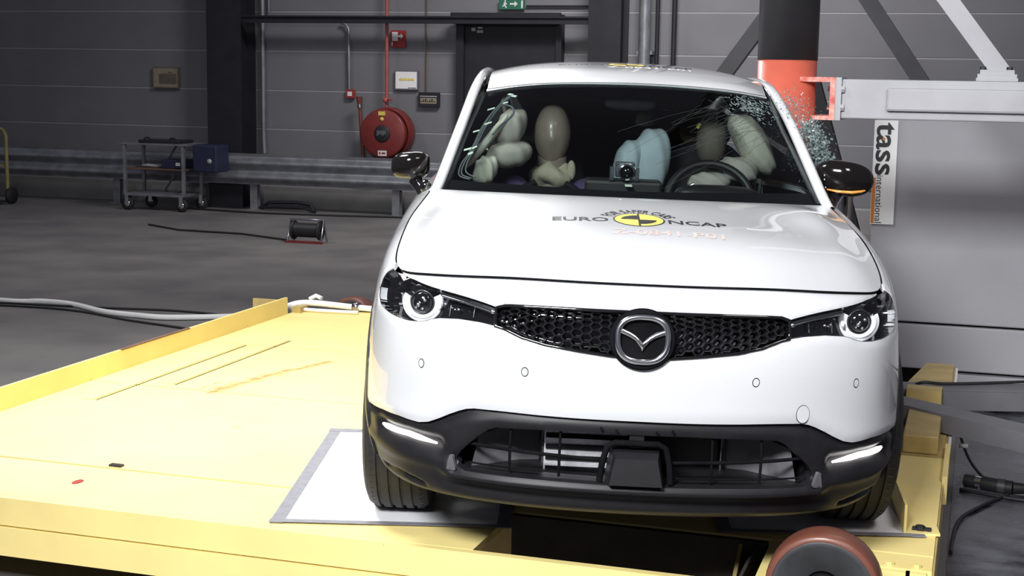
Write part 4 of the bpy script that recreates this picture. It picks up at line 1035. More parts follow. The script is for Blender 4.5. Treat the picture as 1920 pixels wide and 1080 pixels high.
tl = [(srq + .105, 7.985), (S2 - .001, 7.985), (S2 - .001, 3.2), (srq + .105, 3.2)]
for sg in (-1, 1):
    panel('tailgate', mir(tl, sg), 'paint', car, .04, 0, .012)
    panel('rear_bumper', mir([(srq + .105, 3.18), (S2 - .001, 3.18), (S2 - .001, .3), (srq - .05, .3), (srq - .03, 2.2)], sg), 'plastic', car, .04, 0, .012)
    panel('tail_lamp', mir([(srq + .12, 6.2), (srq + .45, 6.2), (srq + .45, 6.9), (srq + .12, 6.9)], sg), 'reelred', car, .03, .01, .02)
# dark inner shell behind the panel gaps
for sg in (-1, 1):
    rows = []
    for s in np.linspace(1.03, S2, 90):
        rows.append([tuple(p) for p in dent(BP(np.full(14, sg * s), np.linspace(.3, 7.9, 14), -.03))])
    keep = MB()
    n_ = 14
    V = [p for r_ in rows for p in r_]; F = []
    for i in range(len(rows) - 1):
        for j in range(n_ - 1):
            f = (i * n_ + j, i * n_ + j + 1, (i + 1) * n_ + j + 1, (i + 1) * n_ + j); c_ = np.mean([V[k_] for k_ in f], 0)
            if min(math.hypot(c_[1] - WF, c_[2] - WZ), math.hypot(c_[1] - WR, c_[2] - WZ)) > .385: F.append(f)
    keep.add(V, F).build('inner_shell', 'black', car)
MB().box(-.62, .62, .36, .40, .26, .84).build('radiator_support', 'black', car)
MB().box(-.60, .56, .5, 4.1, .24, .30).build('underbody', 'black', car)
MB().box(-.60, .60, 1.28, 1.30, .3, 1.0).build('firewall', 'black', car)
for sg in (-1, 1):
    for yy in (WF, WR):
        MB().lathe([(.39, -.02 if sg > 0 else -.15), (.39, .15 if sg > 0 else .02)], (sg * .62, yy, WZ), 'X', 28, True, (-10, 190)).build('wheel_well', 'black', car)
    MB().box(min(sg * .45, sg * .97) if False else (sg * .5 - .02), sg * .5 + .02, .45, 1.4, .25, .8).build('well_wall', 'black', car)

# --- wheels
def wheel(x, y, z, sg):
    r, w = .345, .215
    prof = [(.235, -w / 2 + .012), (.30, -w / 2), (.325, -w / 2 + .006), (.338, -w / 2 + .022)]
    gro = [-.055, -.018, .018, .055]
    xx = -w / 2 + .035
    pr = [(.2425, -.085), (.27, -w / 2 + .004), (.305, -w / 2), (.328, -w / 2 + .010), (.340, -w / 2 + .028)]
    for g_ in gro: pr += [(.3435, g_ - .0065), (.336, g_ - .005), (.336, g_ + .005), (.3435, g_ + .0065)]
    pr += [(.340, w / 2 - .028), (.328, w / 2 - .010), (.305, w / 2), (.27, w / 2 - .004), (.2425, .085)]
    t = MB().lathe(pr, (0, 0, 0), 'X', 72).build('tyre', 'rubber', car)
    t.location = (x, y, z)
    t.data.set_sharp_from_angle(angle=R(32))
    q = MB()
    for k in range(72):   # lateral sipes of the shoulder blocks
        a = R(k * 5)
        for side in (-1, 1):
            m_ = Matrix.Rotation(a, 4, 'X')
            q.box(min(side * .064, side * .082), max(side * .064, side * .082), -.003, .003, .3365, .3420, m_)
    q.build('tread_block', 'cable', t)
    rim_ = MB().lathe([(.243, -.09), (.243, .09)], (0, 0, 0), 'X', 48).build('rim', 'satin', t)
    q = MB()
    for k in range(5):
        m_ = Matrix.Rotation(R(72 * k), 4, 'X')
        q.box(sg * .06 - .012, sg * .06 + .012, -.03, .03, 0, .243, m_)
    q.lathe([(0, -.01), (.06, -.01), (.06, .01), (0, .01)], (sg * .065, 0, 0), 'X', 24).build('spokes', 'satin', t)
    MB().lathe([(.05, -.01), (.15, -.01), (.15, .01), (.05, .01)], (-sg * .02, 0, 0), 'X', 32).build('brake_disc', 'hub', t)
for sg in (-1, 1):
    wheel(.755 if sg > 0 else -.728, WF, .343 + sg * .018, sg)
    wheel(sg * .77, WR, .343 + sg * .018, sg)

# --- bonnet
NU, NW = 60, 48
us = np.linspace(-1, 1, NU + 1); ws = np.linspace(0, 1, NW + 1)
s_end = inv_yz(1.25, .9)[0]
Fc = BP(us * .955, np.full(NU + 1, 8.0))
sds = .955 + (s_end - .955) * ws
Lc = BP(-sds, np.full(NW + 1, 8.0)); Rc = BP(sds, np.full(NW + 1, 8.0))
xr = Rc[-1][0]; yr = Rc[-1][1]; zr = Rc[-1][2]
Bc = np.array([(u * xr, yr - .235 * (1 - u * u) - .02 * (1 - u ** 8), zr + .018 * (1 - u * u)) for u in us])
U, Wm = np.meshgrid(us, ws, indexing='ij'); Uh = (U + 1) / 2
def coons(F_, B_, L_, R_):
    a = (1 - Wm)[..., None] * F_[:, None, :] + Wm[..., None] * B_[:, None, :]
    b = (1 - Uh)[..., None] * L_[None, :, :] + Uh[..., None] * R_[None, :, :]
    c_ = (1 - Uh)[..., None] * (1 - Wm)[..., None] * F_[0] + Uh[..., None] * (1 - Wm)[..., None] * F_[-1] + (1 - Uh)[..., None] * Wm[..., None] * B_[0] + Uh[..., None] * Wm[..., None] * B_[-1]
    return a + b - c_
H = coons(Fc, Bc, Lc, Rc)
H[..., 2] += .022 * (1 - U ** 2) ** .8 * np.sin(np.pi * Wm) ** .8 * (1 - .3 * Wm)
H[..., 2] += .010 * np.exp(-((np.abs(U) - .80) / .10) ** 2) * np.sin(np.pi * Wm)      # raised flanks
# buckled right rear corner after the impact
bx_ = (U - .80) / .16; by_ = (Wm - .62) / .30
H[..., 2] += .016 * np.exp(-bx_ ** 2 - by_ ** 2) * np.sin(7 * Wm + 3 * U)
Hn = H
mb = MB(); mb.grid([[tuple(p) for p in r_] for r_ in Hn])
ed = list(range(NU + 1))
rim_pts = [tuple(Hn[i, 0]) for i in range(NU + 1)] + [tuple(Hn[NU, j]) for j in range(1, NW + 1)] + [tuple(Hn[i, NW]) for i in range(NU - 1, -1, -1)] + [tuple(Hn[0, j]) for j in range(NW - 1, 0, -1)]
lowr = [(a * .985, b + (.012 if b < .5 else 0), c_ - .022) for a, b, c_ in rim_pts]; n = len(rim_pts)
mb.add(rim_pts + lowr, [(i, (i + 1) % n, n + (i + 1) % n, n + i) for i in range(n)])
bonnet = mb.build('bonnet', 'paint', car)
# dark shut line under the bonnet edge
sbar([(-.86, 7.965), (-.6, 7.955), (0, 7.972), (.6, 7.955), (.86, 7.965)], .0027, .0).build('bonnet_gap', 'black', car)
for sg in (-1, 1):
    sbar(mir([(s, 7.965) for s in np.linspace(.965, s_end - .03, 30)], sg), .0027, .0).build('bonnet_gap', 'black', car)
# --- cowl, windscreen, roof, pillars, glass
def v3(*l): return [Vector(p) for p in l]
def lerp_curve(P, n):
    P = smooth_path(P, 12); L_ = [0]
    for a, b in zip(P, P[1:]): L_.append(L_[-1] + (b - a).length)
    out = []; j = 0
    for i in range(n):
        t = L_[-1] * i / (n - 1)
        while j < len(P) - 2 and L_[j + 1] < t: j += 1
        f = (t - L_[j]) / max(1e-9, L_[j + 1] - L_[j]); out.append(P[j].lerp(P[j + 1], f))
    return np.array([tuple(p) for p in out])
def patch(F_, B_, L_, R_, nu, nw, bulge=None):
    F_, B_, L_, R_ = lerp_curve(F_, nu), lerp_curve(B_, nu), lerp_curve(L_, nw), lerp_curve(R_, nw)
    Uh, Wm = np.meshgrid(np.linspace(0, 1, nu), np.linspace(0, 1, nw), indexing='ij'); Uh = Uh[..., None]; Wm = Wm[..., None]
    G = (1 - Wm) * F_[:, None] + Wm * B_[:, None] + (1 - Uh) * L_[None] + Uh * R_[None] - ((1 - Uh) * (1 - Wm) * F_[0] + Uh * (1 - Wm) * F_[-1] + (1 - Uh) * Wm * B_[0] + Uh * Wm * B_[-1])
    if bulge is not None: G = G + bulge(Uh, Wm)
    return dent(G.reshape(-1, 3)).reshape(G.shape)
wbL, wtL = (-.668, 1.25, 1.032), (-.567, 1.86, 1.368)
wbR, wtR = (.668, 1.25, 1.036), (.553, 1.86, 1.385)
base = v3(wbL, (-.45, 1.13, 1.028), (0, 1.06, 1.02), (.45, 1.13, 1.032), wbR)
head = v3(wtL, (-.35, 1.755, 1.406), (0, 1.72, 1.421), (.33, 1.755, 1.412), wtR)
wl = v3(wbL, (-.638, 1.45, 1.145), (-.605, 1.66, 1.262), wtL); wr = v3(wbR, (.635, 1.45, 1.15), (.597, 1.66, 1.27), wtR)
WG = patch(base, head, wl, wr, 49, 33, lambda u, w: np.concatenate([0 * u * w, -.025 * np.sin(np.pi * u) * np.sin(np.pi * w), .02 * np.sin(np.pi * u) * np.sin(np.pi * w)], -1))
def rowsof(G): return [[tuple(p) for p in r_] for r_ in G]
screen = MB().grid(rowsof(WG[::-1])).build('windscreen', 'glass', car, fix=False)
# black ceramic border behind the glass
def off_grid(G, d):
    du = np.gradient(G, axis=0); dw = np.gradient(G, axis=1); n_ = np.cross(du, dw); n_ /= np.linalg.norm(n_, axis=2)[..., None]; return G - n_ * d
WI = off_grid(WG, .004)
q = MB()
def sub(G, i0, i1, j0, j1): return rowsof(G[i0:i1 + 1, j0:j1 + 1])
q.grid(sub(WI, 0, 48, 0, 3)); q.grid(sub(WI, 0, 48, 31, 32)); q.grid(sub(WI, 0, 1, 0, 32)); q.grid(sub(WI, 47, 48, 0, 32))
q.build('screen_border', 'gloss', screen, fix=False)
q = MB(); q.grid([[tuple(p + np.array([0, -.10, -.03])) for p in lerp_curve(base, 40)], [tuple(p) for p in lerp_curve(base, 40)]]); q.build('cowl', 'black', car)
# roof
roofL = v3((-.545, 1.862, 1.379), (-.545, 2.05, 1.427), (-.55, 2.35, 1.445), (-.55, 2.8, 1.445), (-.52, 3.4, 1.40), (-.46, 3.95, 1.27))
roofR = v3((.535, 1.862, 1.393), (.54, 2.05, 1.435), (.55, 2.35, 1.45), (.55, 2.8, 1.445), (.52, 3.4, 1.40), (.46, 3.95, 1.27))
roofF = v3(roofL[0], (-.33, 1.757, 1.410), (0, 1.722, 1.424), (.33, 1.757, 1.416), roofR[0])
roofB = v3(roofL[-1], (-.25, 4.0, 1.30), (0, 4.02, 1.31), (.25, 4.0, 1.30), roofR[-1])
prof_y = [1.722, 1.85, 2.0, 2.2, 2.45, 2.7, 3.0, 3.4, 4.02]; prof_z = [1.424, 1.461, 1.480, 1.494, 1.503, 1.505, 1.50, 1.47, 1.31]
RG = patch(roofF, roofB, roofL, roofR, 61, 81)
spz = spl(prof_y)
for i in range(61):
    for j in range(81):
        x, y, z = RG[i, j]
        u = i / 60 * 2 - 1
        ytgt = (spz(np.clip(y, 1.722, 4.02)) @ np.array(prof_z))[0]
        ze = RG[0, j, 2] if u < 0 else RG[-1, j, 2]
        k_ = (1 - abs(u) ** 2.6)
        RG[i, j, 2] = z if j == 0 else ze * (1 - k_) + max(ytgt, ze) * k_
roof = MB().grid(rowsof(RG)).build('roof', 'paint', car)
MB().grid(rowsof(RG + np.array([0, .01, -.03]))).build('headliner', 'dark', car)
MB().tube([tuple(p + np.array([0, .006, -.010])) for p in RG[:, 0]], .009, 6).build('roof_front_edge', 'paint', car)
# pillars and roof rails: swept section
def rail(P, name, m, w=.020, h=.030):
    C_ = lerp_curve(P, 70); C_ = dent(C_); rows = []
    for i, p in enumerate(C_):
        d = C_[min(i + 1, 69)] - C_[max(i - 1, 0)]; d /= np.linalg.norm(d); sgx = 1 if p[0] > 0 else -1
        o_ = np.array([sgx, 0, .45]); o_ -= d * (o_ @ d); o_ /= np.linalg.norm(o_); n_ = np.cross(d, o_)
        rows.append([tuple(p + o_ * w * math.copysign(abs(math.cos(t)) ** .7, math.cos(t)) + n_ * h * math.copysign(abs(math.sin(t)) ** .7, math.sin(t))) for t in np.linspace(0, 2 * math.pi, 21)])
    return MB().grid(rows).build(name, m, car)
railL = v3((-.700, 1.22, 1.0), (-.682, 1.30, 1.048), (-.650, 1.50, 1.165), (-.618, 1.70, 1.282), (-.596, 1.88, 1.372), (-.585, 2.05, 1.412), (-.585, 2.35, 1.428), (-.585, 2.8, 1.428), (-.56, 3.4, 1.37), (-.54, 3.9, 1.20), (-.60, 4.1, 1.0))
railR = v3((.700, 1.22, 1.004), (.682, 1.30, 1.052), (.648, 1.50, 1.172), (.612, 1.70, 1.292), (.582, 1.88, 1.378), (.570, 2.05, 1.415), (.57, 2.35, 1.43), (.57, 2.8, 1.428), (.56, 3.4, 1.37), (.54, 3.9, 1.20), (.60, 4.1, 1.0))
for P, sg in ((railL, -1), (railR, 1)):
    rail(P, 'roof_rail', 'paint')
    MB().tube([tuple(p) for p in dent(lerp_curve([Vector((p.x - sg * .020, p.y, p.z + .004)) for p in P[1:5]], 30))], .006, 6).build('screen_seal', 'gloss', car)
    MB().tube([tuple(p) for p in dent(lerp_curve([Vector((p.x - sg * .024, p.y, p.z + .014)) for p in P[4:9]], 30))], .004, 6).build('roof_ditch', 'gloss', car)
# fender-to-pillar corner caps
for sg in (-1, 1):
    MB().blob((sg * .690, 1.27, 1.018), .020, .08, .020, 16, 10).build('pillar_cap', 'paint', car)
    bt = [Vector(tuple(p)) for p in BP(np.linspace(sg * (s_end + .1), sg * (sdr + .55), 8), np.full(8, 8.0))]
    up_ = [Vector((p[0] - sg * .01, p[1], p[2] - .02)) for p in (railL if sg < 0 else railR)[1:9]]
    Gs = patch(bt, up_, [bt[0], up_[0]], [bt[-1], up_[-1]], 30, 8)
    MB().grid(rowsof(Gs)).build('side_window', 'sideglass', car)
    MB().grid(rowsof(Gs - np.array([sg * .018, 0, 0]))).build('window_light_blocker', 'black', car)  # black sheet added inside the glass to kill reflections and hide the pole
rb_ = v3((-.60, 4.12, 1.0), (0, 4.2, 1.0), (.60, 4.12, 1.0)); rt2 = v3((-.46, 3.95, 1.265), (0, 4.02, 1.305), (.46, 3.95, 1.265))
MB().grid(rowsof(patch(rb_, rt2, [rb_[0], rt2[0]], [rb_[-1], rt2[-1]], 20, 8))).build('rear_window', 'sideglass', car)
MB().box(-.6, .6, 3.85, 3.9, .3, 1.0).build('rear_trim', 'dark', car)
MB().grid(rowsof(patch(rb_, rt2, [rb_[0], rt2[0]], [rb_[-1], rt2[-1]], 20, 8) - np.array([0, .03, .01]))).build('rear_light_blocker', 'black', car)  # black sheet added to stop the rear lamp bank shining through the cabin

# --- door mirrors
def superell(c_, rx, ry, rz, e=3.0, shear=None):
    def f(p, d):
        q_ = Vector((math.copysign(abs(d.x) ** (2 / e), d.x) * rx, math.copysign(abs(d.y) ** (2 / e), d.y) * ry, math.copysign(abs(d.z) ** (2 / e), d.z) * rz))
        return shear(q_) if shear else q_
    return MB().blob(c_, rx, ry, rz, 36, 24, f)
ml = superell((-.795, 1.44, 1.098), .070, .05, .052, 3.2, lambda p_: Vector((p_.x, p_.y + .25 * abs(p_.x), p_.z + .10 * p_.x + (.010 if p_.z < 0 and p_.x < 0 else 0) - .004))).build('door_mirror', 'gloss2', car)
MB().tube([(-.775, 1.44, 1.045), (-.745, 1.41, 1.012), (-.72, 1.38, .985)], [.026, .024, .03], 12).build('mirror_stalk', 'gloss', ml)
MB().blob((-.728, 1.35, 1.03), .022, .02, .026, 14, 10).build('mirror_base', 'gloss', ml)
mr = superell((.785, 1.44, 1.113), .106, .05, .064, 2.6, lambda p_: Vector((p_.x, p_.y + .2 * abs(p_.x), p_.z - .10 * p_.x * (1 if p_.z > 0 else .1)))).build('door_mirror', 'gloss2', car)
MB().tube([(.715, 1.405, 1.075), (.75, 1.385, 1.070), (.80, 1.38, 1.069), (.835, 1.39, 1.073), (.85, 1.40, 1.076)], [.003, .005, .0055, .005, .003], 8).build('turn_signal', 'amber', mr)
MB().tube([(.76, 1.44, 1.065), (.735, 1.41, 1.03), (.715, 1.38, 1.0)], [.026, .024, .03], 12).build('mirror_stalk', 'gloss', mr)
for (x, z) in ((.702, 1.125), (.703, 1.110), (.70, 1.082), (.709, 1.082)):
    MB().blob((x, 1.40, z), .003, .003, .004, 8, 6).build('glint_stud', 'chrome', mr)

# --- interior
q = MB()
rows = []
for y, z, dz in ((1.16, 1.0, 0), (1.3, 1.01, 0), (1.45, 1.018, .0), (1.58, 1.012, 0), (1.66, .98, 0), (1.68, .85, 0), (1.68, .5, 0)):
    rows.append([(x, y, z - .05 * (abs(x) / .62) ** 4) for x in np.linspace(-.62, .62, 25)])
q.grid(rows).build('dashboard', 'dark', car)
MB().box(-.155, .125, 1.40, 1.55, 1.0, 1.075, bev=.012).build('display_hood', 'plastic', car)
q = superell((.335, 1.5, 1.02), .16, .10, .045, 3).build('instrument_hood', 'plastic', car)
sw = []
for t in np.linspace(0, 2 * math.pi, 49)[:-1]:
    sw.append((.335 + .165 * math.cos(t), 1.78 + .165 * math.sin(t) * .42, .975 + .165 * math.sin(t) * .9))
swo = MB().tube(sw, .016, 12, closed=True).build('steering_wheel', 'plastic', car)
superell((.335, 1.77, .975), .07, .04, .06, 3).build('wheel_hub', 'plastic', swo)
MB().bar((.18, 1.78, .975), (.49, 1.78, .975), .03, .02).build('wheel_spoke', 'plastic', swo)
MB().tube([(.215, 1.62, 1.03), (.26, 1.61, 1.055)], .012, 8).build('column_stalk', 'satin', car)
for (x, m_) in ((-.33, 'dark'), (.36, 'wood')):
    st_ = superell((x, 2.22, .86), .22, .09, .33, 3.5, lambda p_: Vector((p_.x * (1 - .25 * max(0, p_.z) / .33), p_.y + .25 * max(0, p_.z), p_.z))).build('front_seat', 'dark', car)
    superell((x, 2.38, 1.24), .11, .05, .085, 2.6).build('headrest', m_ if x > 0 else 'dark', st_)
    superell((x, 1.95, .56), .23, .26, .08, 3).build('seat_cushion', 'dark', st_)
superell((0, 3.15, .86), .55, .10, .30, 5).build('rear_seat', 'dark', car)
superell((.14, 3.0, 1.255), .048, .04, .036, 2.8, lambda p_: Vector((p_.x - .25 * p_.z * -1, p_.y, p_.z))).build('rear_headrest', 'bagb', car)
MB().box(-.60, .56, 1.3, 3.9, .30, .34).build('cabin_floor', 'black', car)
# rear view mirror
superell((0.012, 1.86, 1.345), .10, .015, .028, 3).build('inside_mirror', 'dark', car)
# airbags
def lobe(parts, name, m, parent=car):
    q_ = MB()
    for (c_, r_, rz_) in parts: q_.blob(c_, *r_, 28, 18, lambda p_, d: p_ * (1 + .035 * math.sin(9 * d.x + 4 * d.z) * math.cos(7 * d.z)), rz_)
    return q_.build(name, m, parent)
def slanted(c_, rx, ry, rz, sx, name, m, e=2.6, fold=.03):
    def f(p_, d):
        q_ = Vector((math.copysign(abs(d.x) ** (2 / e), d.x) * rx, math.copysign(abs(d.y) ** (2 / e), d.y) * ry, math.copysign(abs(d.z) ** (2 / e), d.z) * rz))
        q_.x += sx * q_.z; return q_ * (1 + fold * math.sin(8 * d.x + 5 * d.z + 3 * d.y))
    return MB().blob(c_, rx, ry, rz, 36, 26, f).build(name, m, car)
slanted((-.448, 1.86, 1.232), .058, .10, .075, .25, 'curtain_airbag', 'bag2')
slanted((-.452, 1.82, 1.130), .088, .11, .052, .35, 'curtain_airbag', 'bag2')
slanted((-.532, 1.66, 1.075), .045, .07, .055, .2, 'side_airbag', 'bag', fold=.06)
slanted((-.535, 1.78, 1.18), .020, .05, .11, .75, 'airbag_strap', 'bag')
slanted((.107, 1.98, 1.111), .078, .09, .137, .10, 'centre_airbag', 'bagb', 2.4)
slanted((.017, 1.95, 1.105), .056, .08, .095, .2, 'centre_airbag', 'bagb', 2.3)
slanted((.510, 2.00, 1.20), .070, .12, .12, -.50, 'driver_airbag', 'bag', 2.6, .03)
slanted((.455, 1.93, 1.10), .075, .07, .05, -.25, 'driver_airbag', 'bag2', 2.6, .05)
slanted((.335, 1.90, 1.05), .085, .05, .04, 0, 'wheel_airbag', 'bag2', 2.2, .06)
superell((.365, 2.15, 1.20), .062, .08, .10, 2.4).build('driver_headrest', 'tan2', car)
MB().tube([(.31, 2.1, 1.27), (.30, 2.1, 1.25)], .008, 6).build('belt_guide', 'yellowprint', car)
# crack lines in the windscreen, laid on its inner face
q = MB()
WO = off_grid(WG, -.0012)
def wpt(u, w):
    a = min(max(u, 0), 1) * 48; b = min(max(w, 0), 1) * 32; i = min(int(a), 47); j = min(int(b), 31); fa, fb = a - i, b - j
    return (WO[i, j] * (1 - fa) + WO[i + 1, j] * fa) * (1 - fb) + (WO[i, j + 1] * (1 - fa) + WO[i + 1, j + 1] * fa) * fb
rnd = random.Random(3)
for i in range(46):
    u0, w0 = .93 + rnd.uniform(-.05, .03), .78 + rnd.uniform(-.22, .16)
    u1 = u0 - rnd.uniform(.12, .5) * (.4 + .6 * rnd.random()); w1 = w0 - (u0 - u1) * rnd.uniform(.6, 1.5) + rnd.uniform(-.05, .1)
    u0 -= rnd.uniform(0, .15); 
    P = []
    for k in range(9):
        t = k / 8; P.append(tuple(wpt(u0 + (u1 - u0) * t + rnd.uniform(-.003, .003), w0 + (w1 - w0) * t + rnd.uniform(-.006, .006))))
    q.tube(P, .0005, 3, False)
cr = q.build('crack_line', 'crack', screen); tag(cr, kind='stuff')
q = MB()
for i in range(260):
    a = rnd.gauss(.90, .045); b = rnd.gauss(.86, .07)
    if not (.78 < a < .985 and .62 < b < .97): continue
    t = rnd.uniform(0, 6.3); l = rnd.uniform(.004, .016)
    q.tube([tuple(wpt(a, b)), tuple(wpt(a + math.cos(t) * l, b + math.sin(t) * l * 1.6))], rnd.uniform(.0007, .0018), 3, False)
tag(q.build('shattered_zone', 'shard', screen), kind='stuff')
# flying crumbs of the driver's side window
q = MB()
for i in range(4200):
    if rnd.random() < .22:
        t = rnd.random(); x = .60 + .09 * t + rnd.gauss(0, .022); z = 1.385 - .12 * t + rnd.gauss(0, .03); y = 1.72 + rnd.gauss(0, .05)
        r_ = rnd.uniform(.0015, .005)
    else:
        t = rnd.random(); x = .665 + .055 * t + rnd.gauss(0, .022) + .02 * math.sin(3 * t); z = 1.29 - .21 * t + rnd.gauss(0, .018); y = 1.62 + rnd.gauss(0, .05)
        r_ = rnd.uniform(.002, .0085)
    ctr = Vector((x, y, z)); ax = [Vector((rnd.uniform(-1, 1), rnd.uniform(-1, 1), rnd.uniform(-1, 1))) * r_ for _ in range(4)]
    q.add([ctr + a for a in ax], [(0, 1, 2), (0, 2, 3), (0, 3, 1), (1, 3, 2)], False)
tag(q.build('shattered_side_glass', 'shard', car), 'crumbled side window glass flying off beside the pole', kind='stuff')

# --- crash test dummy in the passenger seat (rests in the car, so a thing of its own)
def tocar(o):
    o.matrix_world = CARM
dm = empty('crash_dummy', (0, 0, 0), 'crash test dummy with brown head, beige neck cloth and purple shirt in the passenger seat', 'dummy')
dm.matrix_world = CARM
def headf(p_, d):
    k_ = 1 - .16 * max(0, -d.z) ** 1.5
    q_ = Vector((p_.x * k_, p_.y * k_, p_.z))
    if d.y < 0: q_.y *= 1 + .04 * math.sin(3 * d.z)
    q_.y -= .012 * math.exp(-((d.z + .12) / .16) ** 2 - (d.x / .20) ** 2) * (d.y < 0)
    return q_
MB().blob((-.286, 1.97, 1.205), .073, .095, .125, 40, 30, headf).tube([(-.283, 1.98, 1.12), (-.281, 1.99, .98)], [.058, .066], 24).build('head', 'skin', dm)
def clothf(p_, d):
    a = math.atan2(d.y, d.x); w_ = 1 + .05 * math.sin(5 * a + 3 * d.z) + .04 * math.sin(9 * a)
    return Vector((p_.x * w_, p_.y * w_, p_.z + .012 * math.sin(3 * a + 1)))
MB().blob((-.283, 1.955, 1.048), .088, .085, .048, 40, 18, clothf).build('neck_cloth', 'cloth', dm)
MB().blob((-.205, 1.93, 1.07), .018, .02, .04, 14, 12, None).build('cloth_knot', 'cloth', dm)
def torf(p_, d):
    k_ = 1 - .35 * max(0, d.z) ** 2
    return Vector((p_.x * k_ * (1 + .03 * math.sin(7 * d.x)), p_.y, p_.z))
MB().blob((-.285, 2.03, .80), .235, .13, .25, 40, 24, torf).build('torso', 'purple', dm)
for sg in (-1, 1):
    MB().blob((-.285 + sg * .155, 1.96, .99), .075, .08, .05, 20, 14).build('shoulder', 'purple', dm)
    MB().tube([(-.285 + sg * .19, 1.98, .97), (-.285 + sg * .23, 1.90, .78), (-.285 + sg * .2, 1.72, .68)], [.06, .05, .04], 16).build('arm', 'purple', dm)
    MB().tube([(-.285 + sg * .1, 2.0, .66), (-.285 + sg * .1, 1.62, .68), (-.285 + sg * .1, 1.5, .42)], [.09, .075, .055], 16).build('leg', 'dark', dm)
    MB().tube([(-.285 + sg * .06, 1.90, 1.02), (-.285 + sg * .10, 1.885, 1.0), (-.285 + sg * .14, 1.90, .96)], .012, 8).build('harness_strap', 'dark', dm)

# --- camera rig standing on the dashboard
dv_ = empty('dash_camera', (0, 0, 0), 'small shiny silver camera box standing on the dashboard', 'camera'); dv_.matrix_world = CARM
MB().box(-.047, .022, 1.40, 1.45, 1.088, 1.142, bev=.004).build('body', 'satin', dv_)
MB().lathe([(0, -.02), (.022, -.02), (.024, 0), (.024, .02)], (-.008, 1.395, 1.108), 'Y', 24).build('lens', 'gloss', dv_)
MB().lathe([(.024, -.024), (.03, -.02), (.03, 0), (.024, .004)], (-.008, 1.395, 1.108), 'Y', 24).build('lens_ring', 'chrome', dv_)
for x in (-.060, .030):
    MB().box(x - .008, x + .008, 1.39, 1.43, 1.075, 1.125, bev=.002).build('side_plate', 'chrome', dv_)
MB().box(-.012, .008, 1.392, 1.398, 1.128, 1.138).build('top_light', 'white', dv_)
MB().box(-.012, .012, 1.33, 1.40, 1.06, 1.064).build('holding_tape', 'tape', dv_)
# --- taped wire bundle on the passenger side of the windscreen
tw = empty('taped_wires', (0, 0, 0), 'grey wire bundle taped along the left windscreen pillar', 'cable'); tw.matrix_world = CARM
def inw(u, w, d=.012):
    G = WG; a = u * 48; b = w * 32; i = min(int(a), 47); j = min(int(b), 31); fa, fb = a - i, b - j
    p_ = (G[i, j] * (1 - fa) + G[i + 1, j] * fa) * (1 - fb) + (G[i, j + 1] * (1 - fa) + G[i + 1, j + 1] * fa) * fb
    return Vector(p_) + Vector((0, .7 * d, -.7 * d))
WIRES = [[(.125, .92), (.095, .82), (.075, .70), (.068, .60), (.062, .48), (.055, .36), (.045, .25), (.05, .16), (.085, .13)],
         [(.13, .92), (.10, .80), (.083, .68), (.074, .58), (.068, .46), (.060, .34), (.055, .26), (.062, .18), (.095, .14)],
         [(.115, .91), (.09, .80), (.070, .68), (.060, .56), (.056, .44), (.048, .34), (.036, .25), (.042, .15), (.08, .12)]]
for W_ in WIRES:
    MB().tube(smooth_path([inw(*p_) for p_ in W_]), .0028, 8).build('wire', 'wire', tw)
MB().tube(smooth_path([inw(.105, .83), inw(.145, .78), inw(.155, .70), inw(.125, .60), inw(.11, .52)]), .004, 8).build('wire', 'wire', tw)
TAPES = [(.122, .925, .026, .011, -25), (.138, .90, .024, .012, -25), (.115, .835, .022, .010, 12), (.070, .785, .030, .010, 18), (.080, .63, .028, .010, 25), (.047, .56, .026, .009, 18), (.040, .385, .030, .012, 20), (.062, .40, .02, .010, 40), (.055, .345, .020, .014, 40)]
for (u, w, l, h, an) in TAPES:
    c_ = inw(u, w, .008); ex_ = (inw(min(u + .02, 1), w, .008) - c_).normalized(); ey_ = (inw(u, min(w + .03, 1), .008) - c_); ey_ = (ey_ - ex_ * ey_.dot(ex_)).normalized(); nn = ex_.cross(ey_)
    ca, sa = math.cos(R(an)), math.sin(R(an)); P = []
    for d in (0, .0015):
        for a, b in ((-1, -1), (1, -1), (1, 1), (-1, 1)):
            P.append(c_ + ex_ * (a * l / 2 * ca - b * h / 2 * sa) + ey_ * (a * l / 2 * sa + b * h / 2 * ca) - nn * d)
    MB().add(P, [(0, 1, 2, 3), (7, 6, 5, 4), (0, 4, 5, 1), (1, 5, 6, 2), (2, 6, 7, 3), (3, 7, 4, 0)], False).build('tape_piece', 'tape', tw)

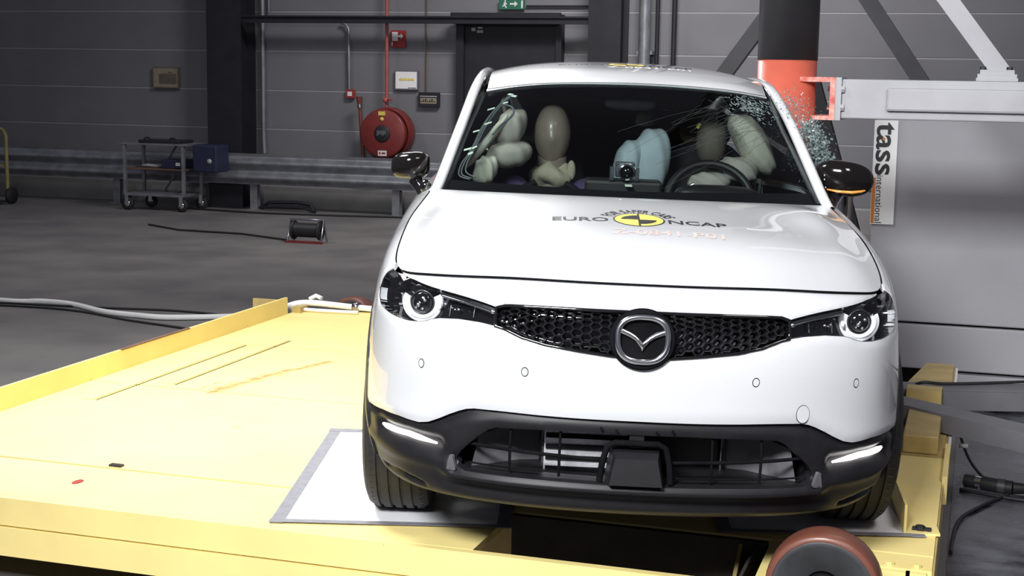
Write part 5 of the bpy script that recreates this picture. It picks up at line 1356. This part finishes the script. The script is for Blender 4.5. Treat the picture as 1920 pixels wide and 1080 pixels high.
# --- printed targets on bonnet and roof
def bvh_of(o): return BVHTree.FromPolygons([v.co.copy() for v in o.data.vertices], [tuple(p.vertices) for p in o.data.polygons])
def decal(bv, V2, F, name, m, parent, h=.0012):
    P = []
    for x, y in V2:
        r_ = bv.ray_cast(Vector((x, y, 3)), Vector((0, 0, -1)))[0]
        P.append((x, y, (r_.z if r_ else 1.0) + h))
    q_ = MB(); q_.add(P, F, False); return q_.build(name, m, parent)
def disc(cx_, cy_, rx, ry, a0=0, a1=360, n=48, r0=0.0):
    A = np.radians(np.linspace(a0, a1, n + 1)); V = []; F = []
    rr = np.linspace(r0, 1, 5)
    for r_ in rr: V += [(cx_ + rx * r_ * math.cos(a), cy_ + ry * r_ * math.sin(a)) for a in A]
    for k in range(4):
        for i in range(n): F.append((k * (n + 1) + i, k * (n + 1) + i + 1, (k + 1) * (n + 1) + i + 1, (k + 1) * (n + 1) + i))
    return V, F
bvB = bvh_of(bonnet); bvR = bvh_of(roof)
def target(bv, cx_, cy_, rx, ry, parent, arcs):
    decal(bv, *disc(cx_, cy_, rx, ry), 'target_disc', 'yellowprint', parent, .0012)
    decal(bv, *disc(cx_, cy_, rx * 1.05, ry * 1.05, r0=.94), 'target_ring', 'blackprint', parent, .0014)
    for a in (90, 270): decal(bv, *disc(cx_, cy_, rx * .72, ry * .72, a, a + 90, 20), 'target_quarter', 'blackprint', parent, .0016)
    decal(bv, [(cx_ - .003, cy_ - ry), (cx_ + .003, cy_ - ry), (cx_ + .003, cy_), (cx_ + .003, cy_ + ry), (cx_ - .003, cy_ + ry), (cx_ - .003, cy_)], [(0, 1, 2, 5), (5, 2, 3, 4)], 'target_cross', 'blackprint', parent, .0017)
target(bvB, .004, .594, .076, .088, bonnet, 1)
V, F = fit_text('FOR SAFER CARS', -1, 1, 0, 1, .012)
V = [(.004 + (.088 + .040 * v) * math.sin(R(68) * u), .594 + (.104 + .046 * v) * math.cos(R(68) * u)) for u, v in V]
decal(bvB, V, F, 'arc_lettering', 'blackprint', bonnet)
decal(bvB, *fit_text('EURO', -.262, -.090, .555, .610, .012), 'lettering', 'blackprint', bonnet)
decal(bvB, *fit_text('NCAP', .094, .272, .555, .610, .012), 'lettering', 'blackprint', bonnet)
decal(bvB, *fit_text('Z-0841-P01', -.082, .252, .410, .462, .01), 'test_number', 'fadedprint', bonnet)
target(bvR, .003, 2.17, .075, .085, roof, 0)
decal(bvR, *fit_text('EURO', -.275, -.090, 2.12, 2.20, .012), 'lettering', 'blackprint', roof, .0014)
decal(bvR, *fit_text('NCAP', .094, .270, 2.12, 2.20, .012), 'lettering', 'blackprint', roof, .0014)
decal(bvR, *fit_text('Z-0841-P01', -.08, .255, 2.00, 2.06, .01), 'test_number', 'whiteprint2', roof, .0014)
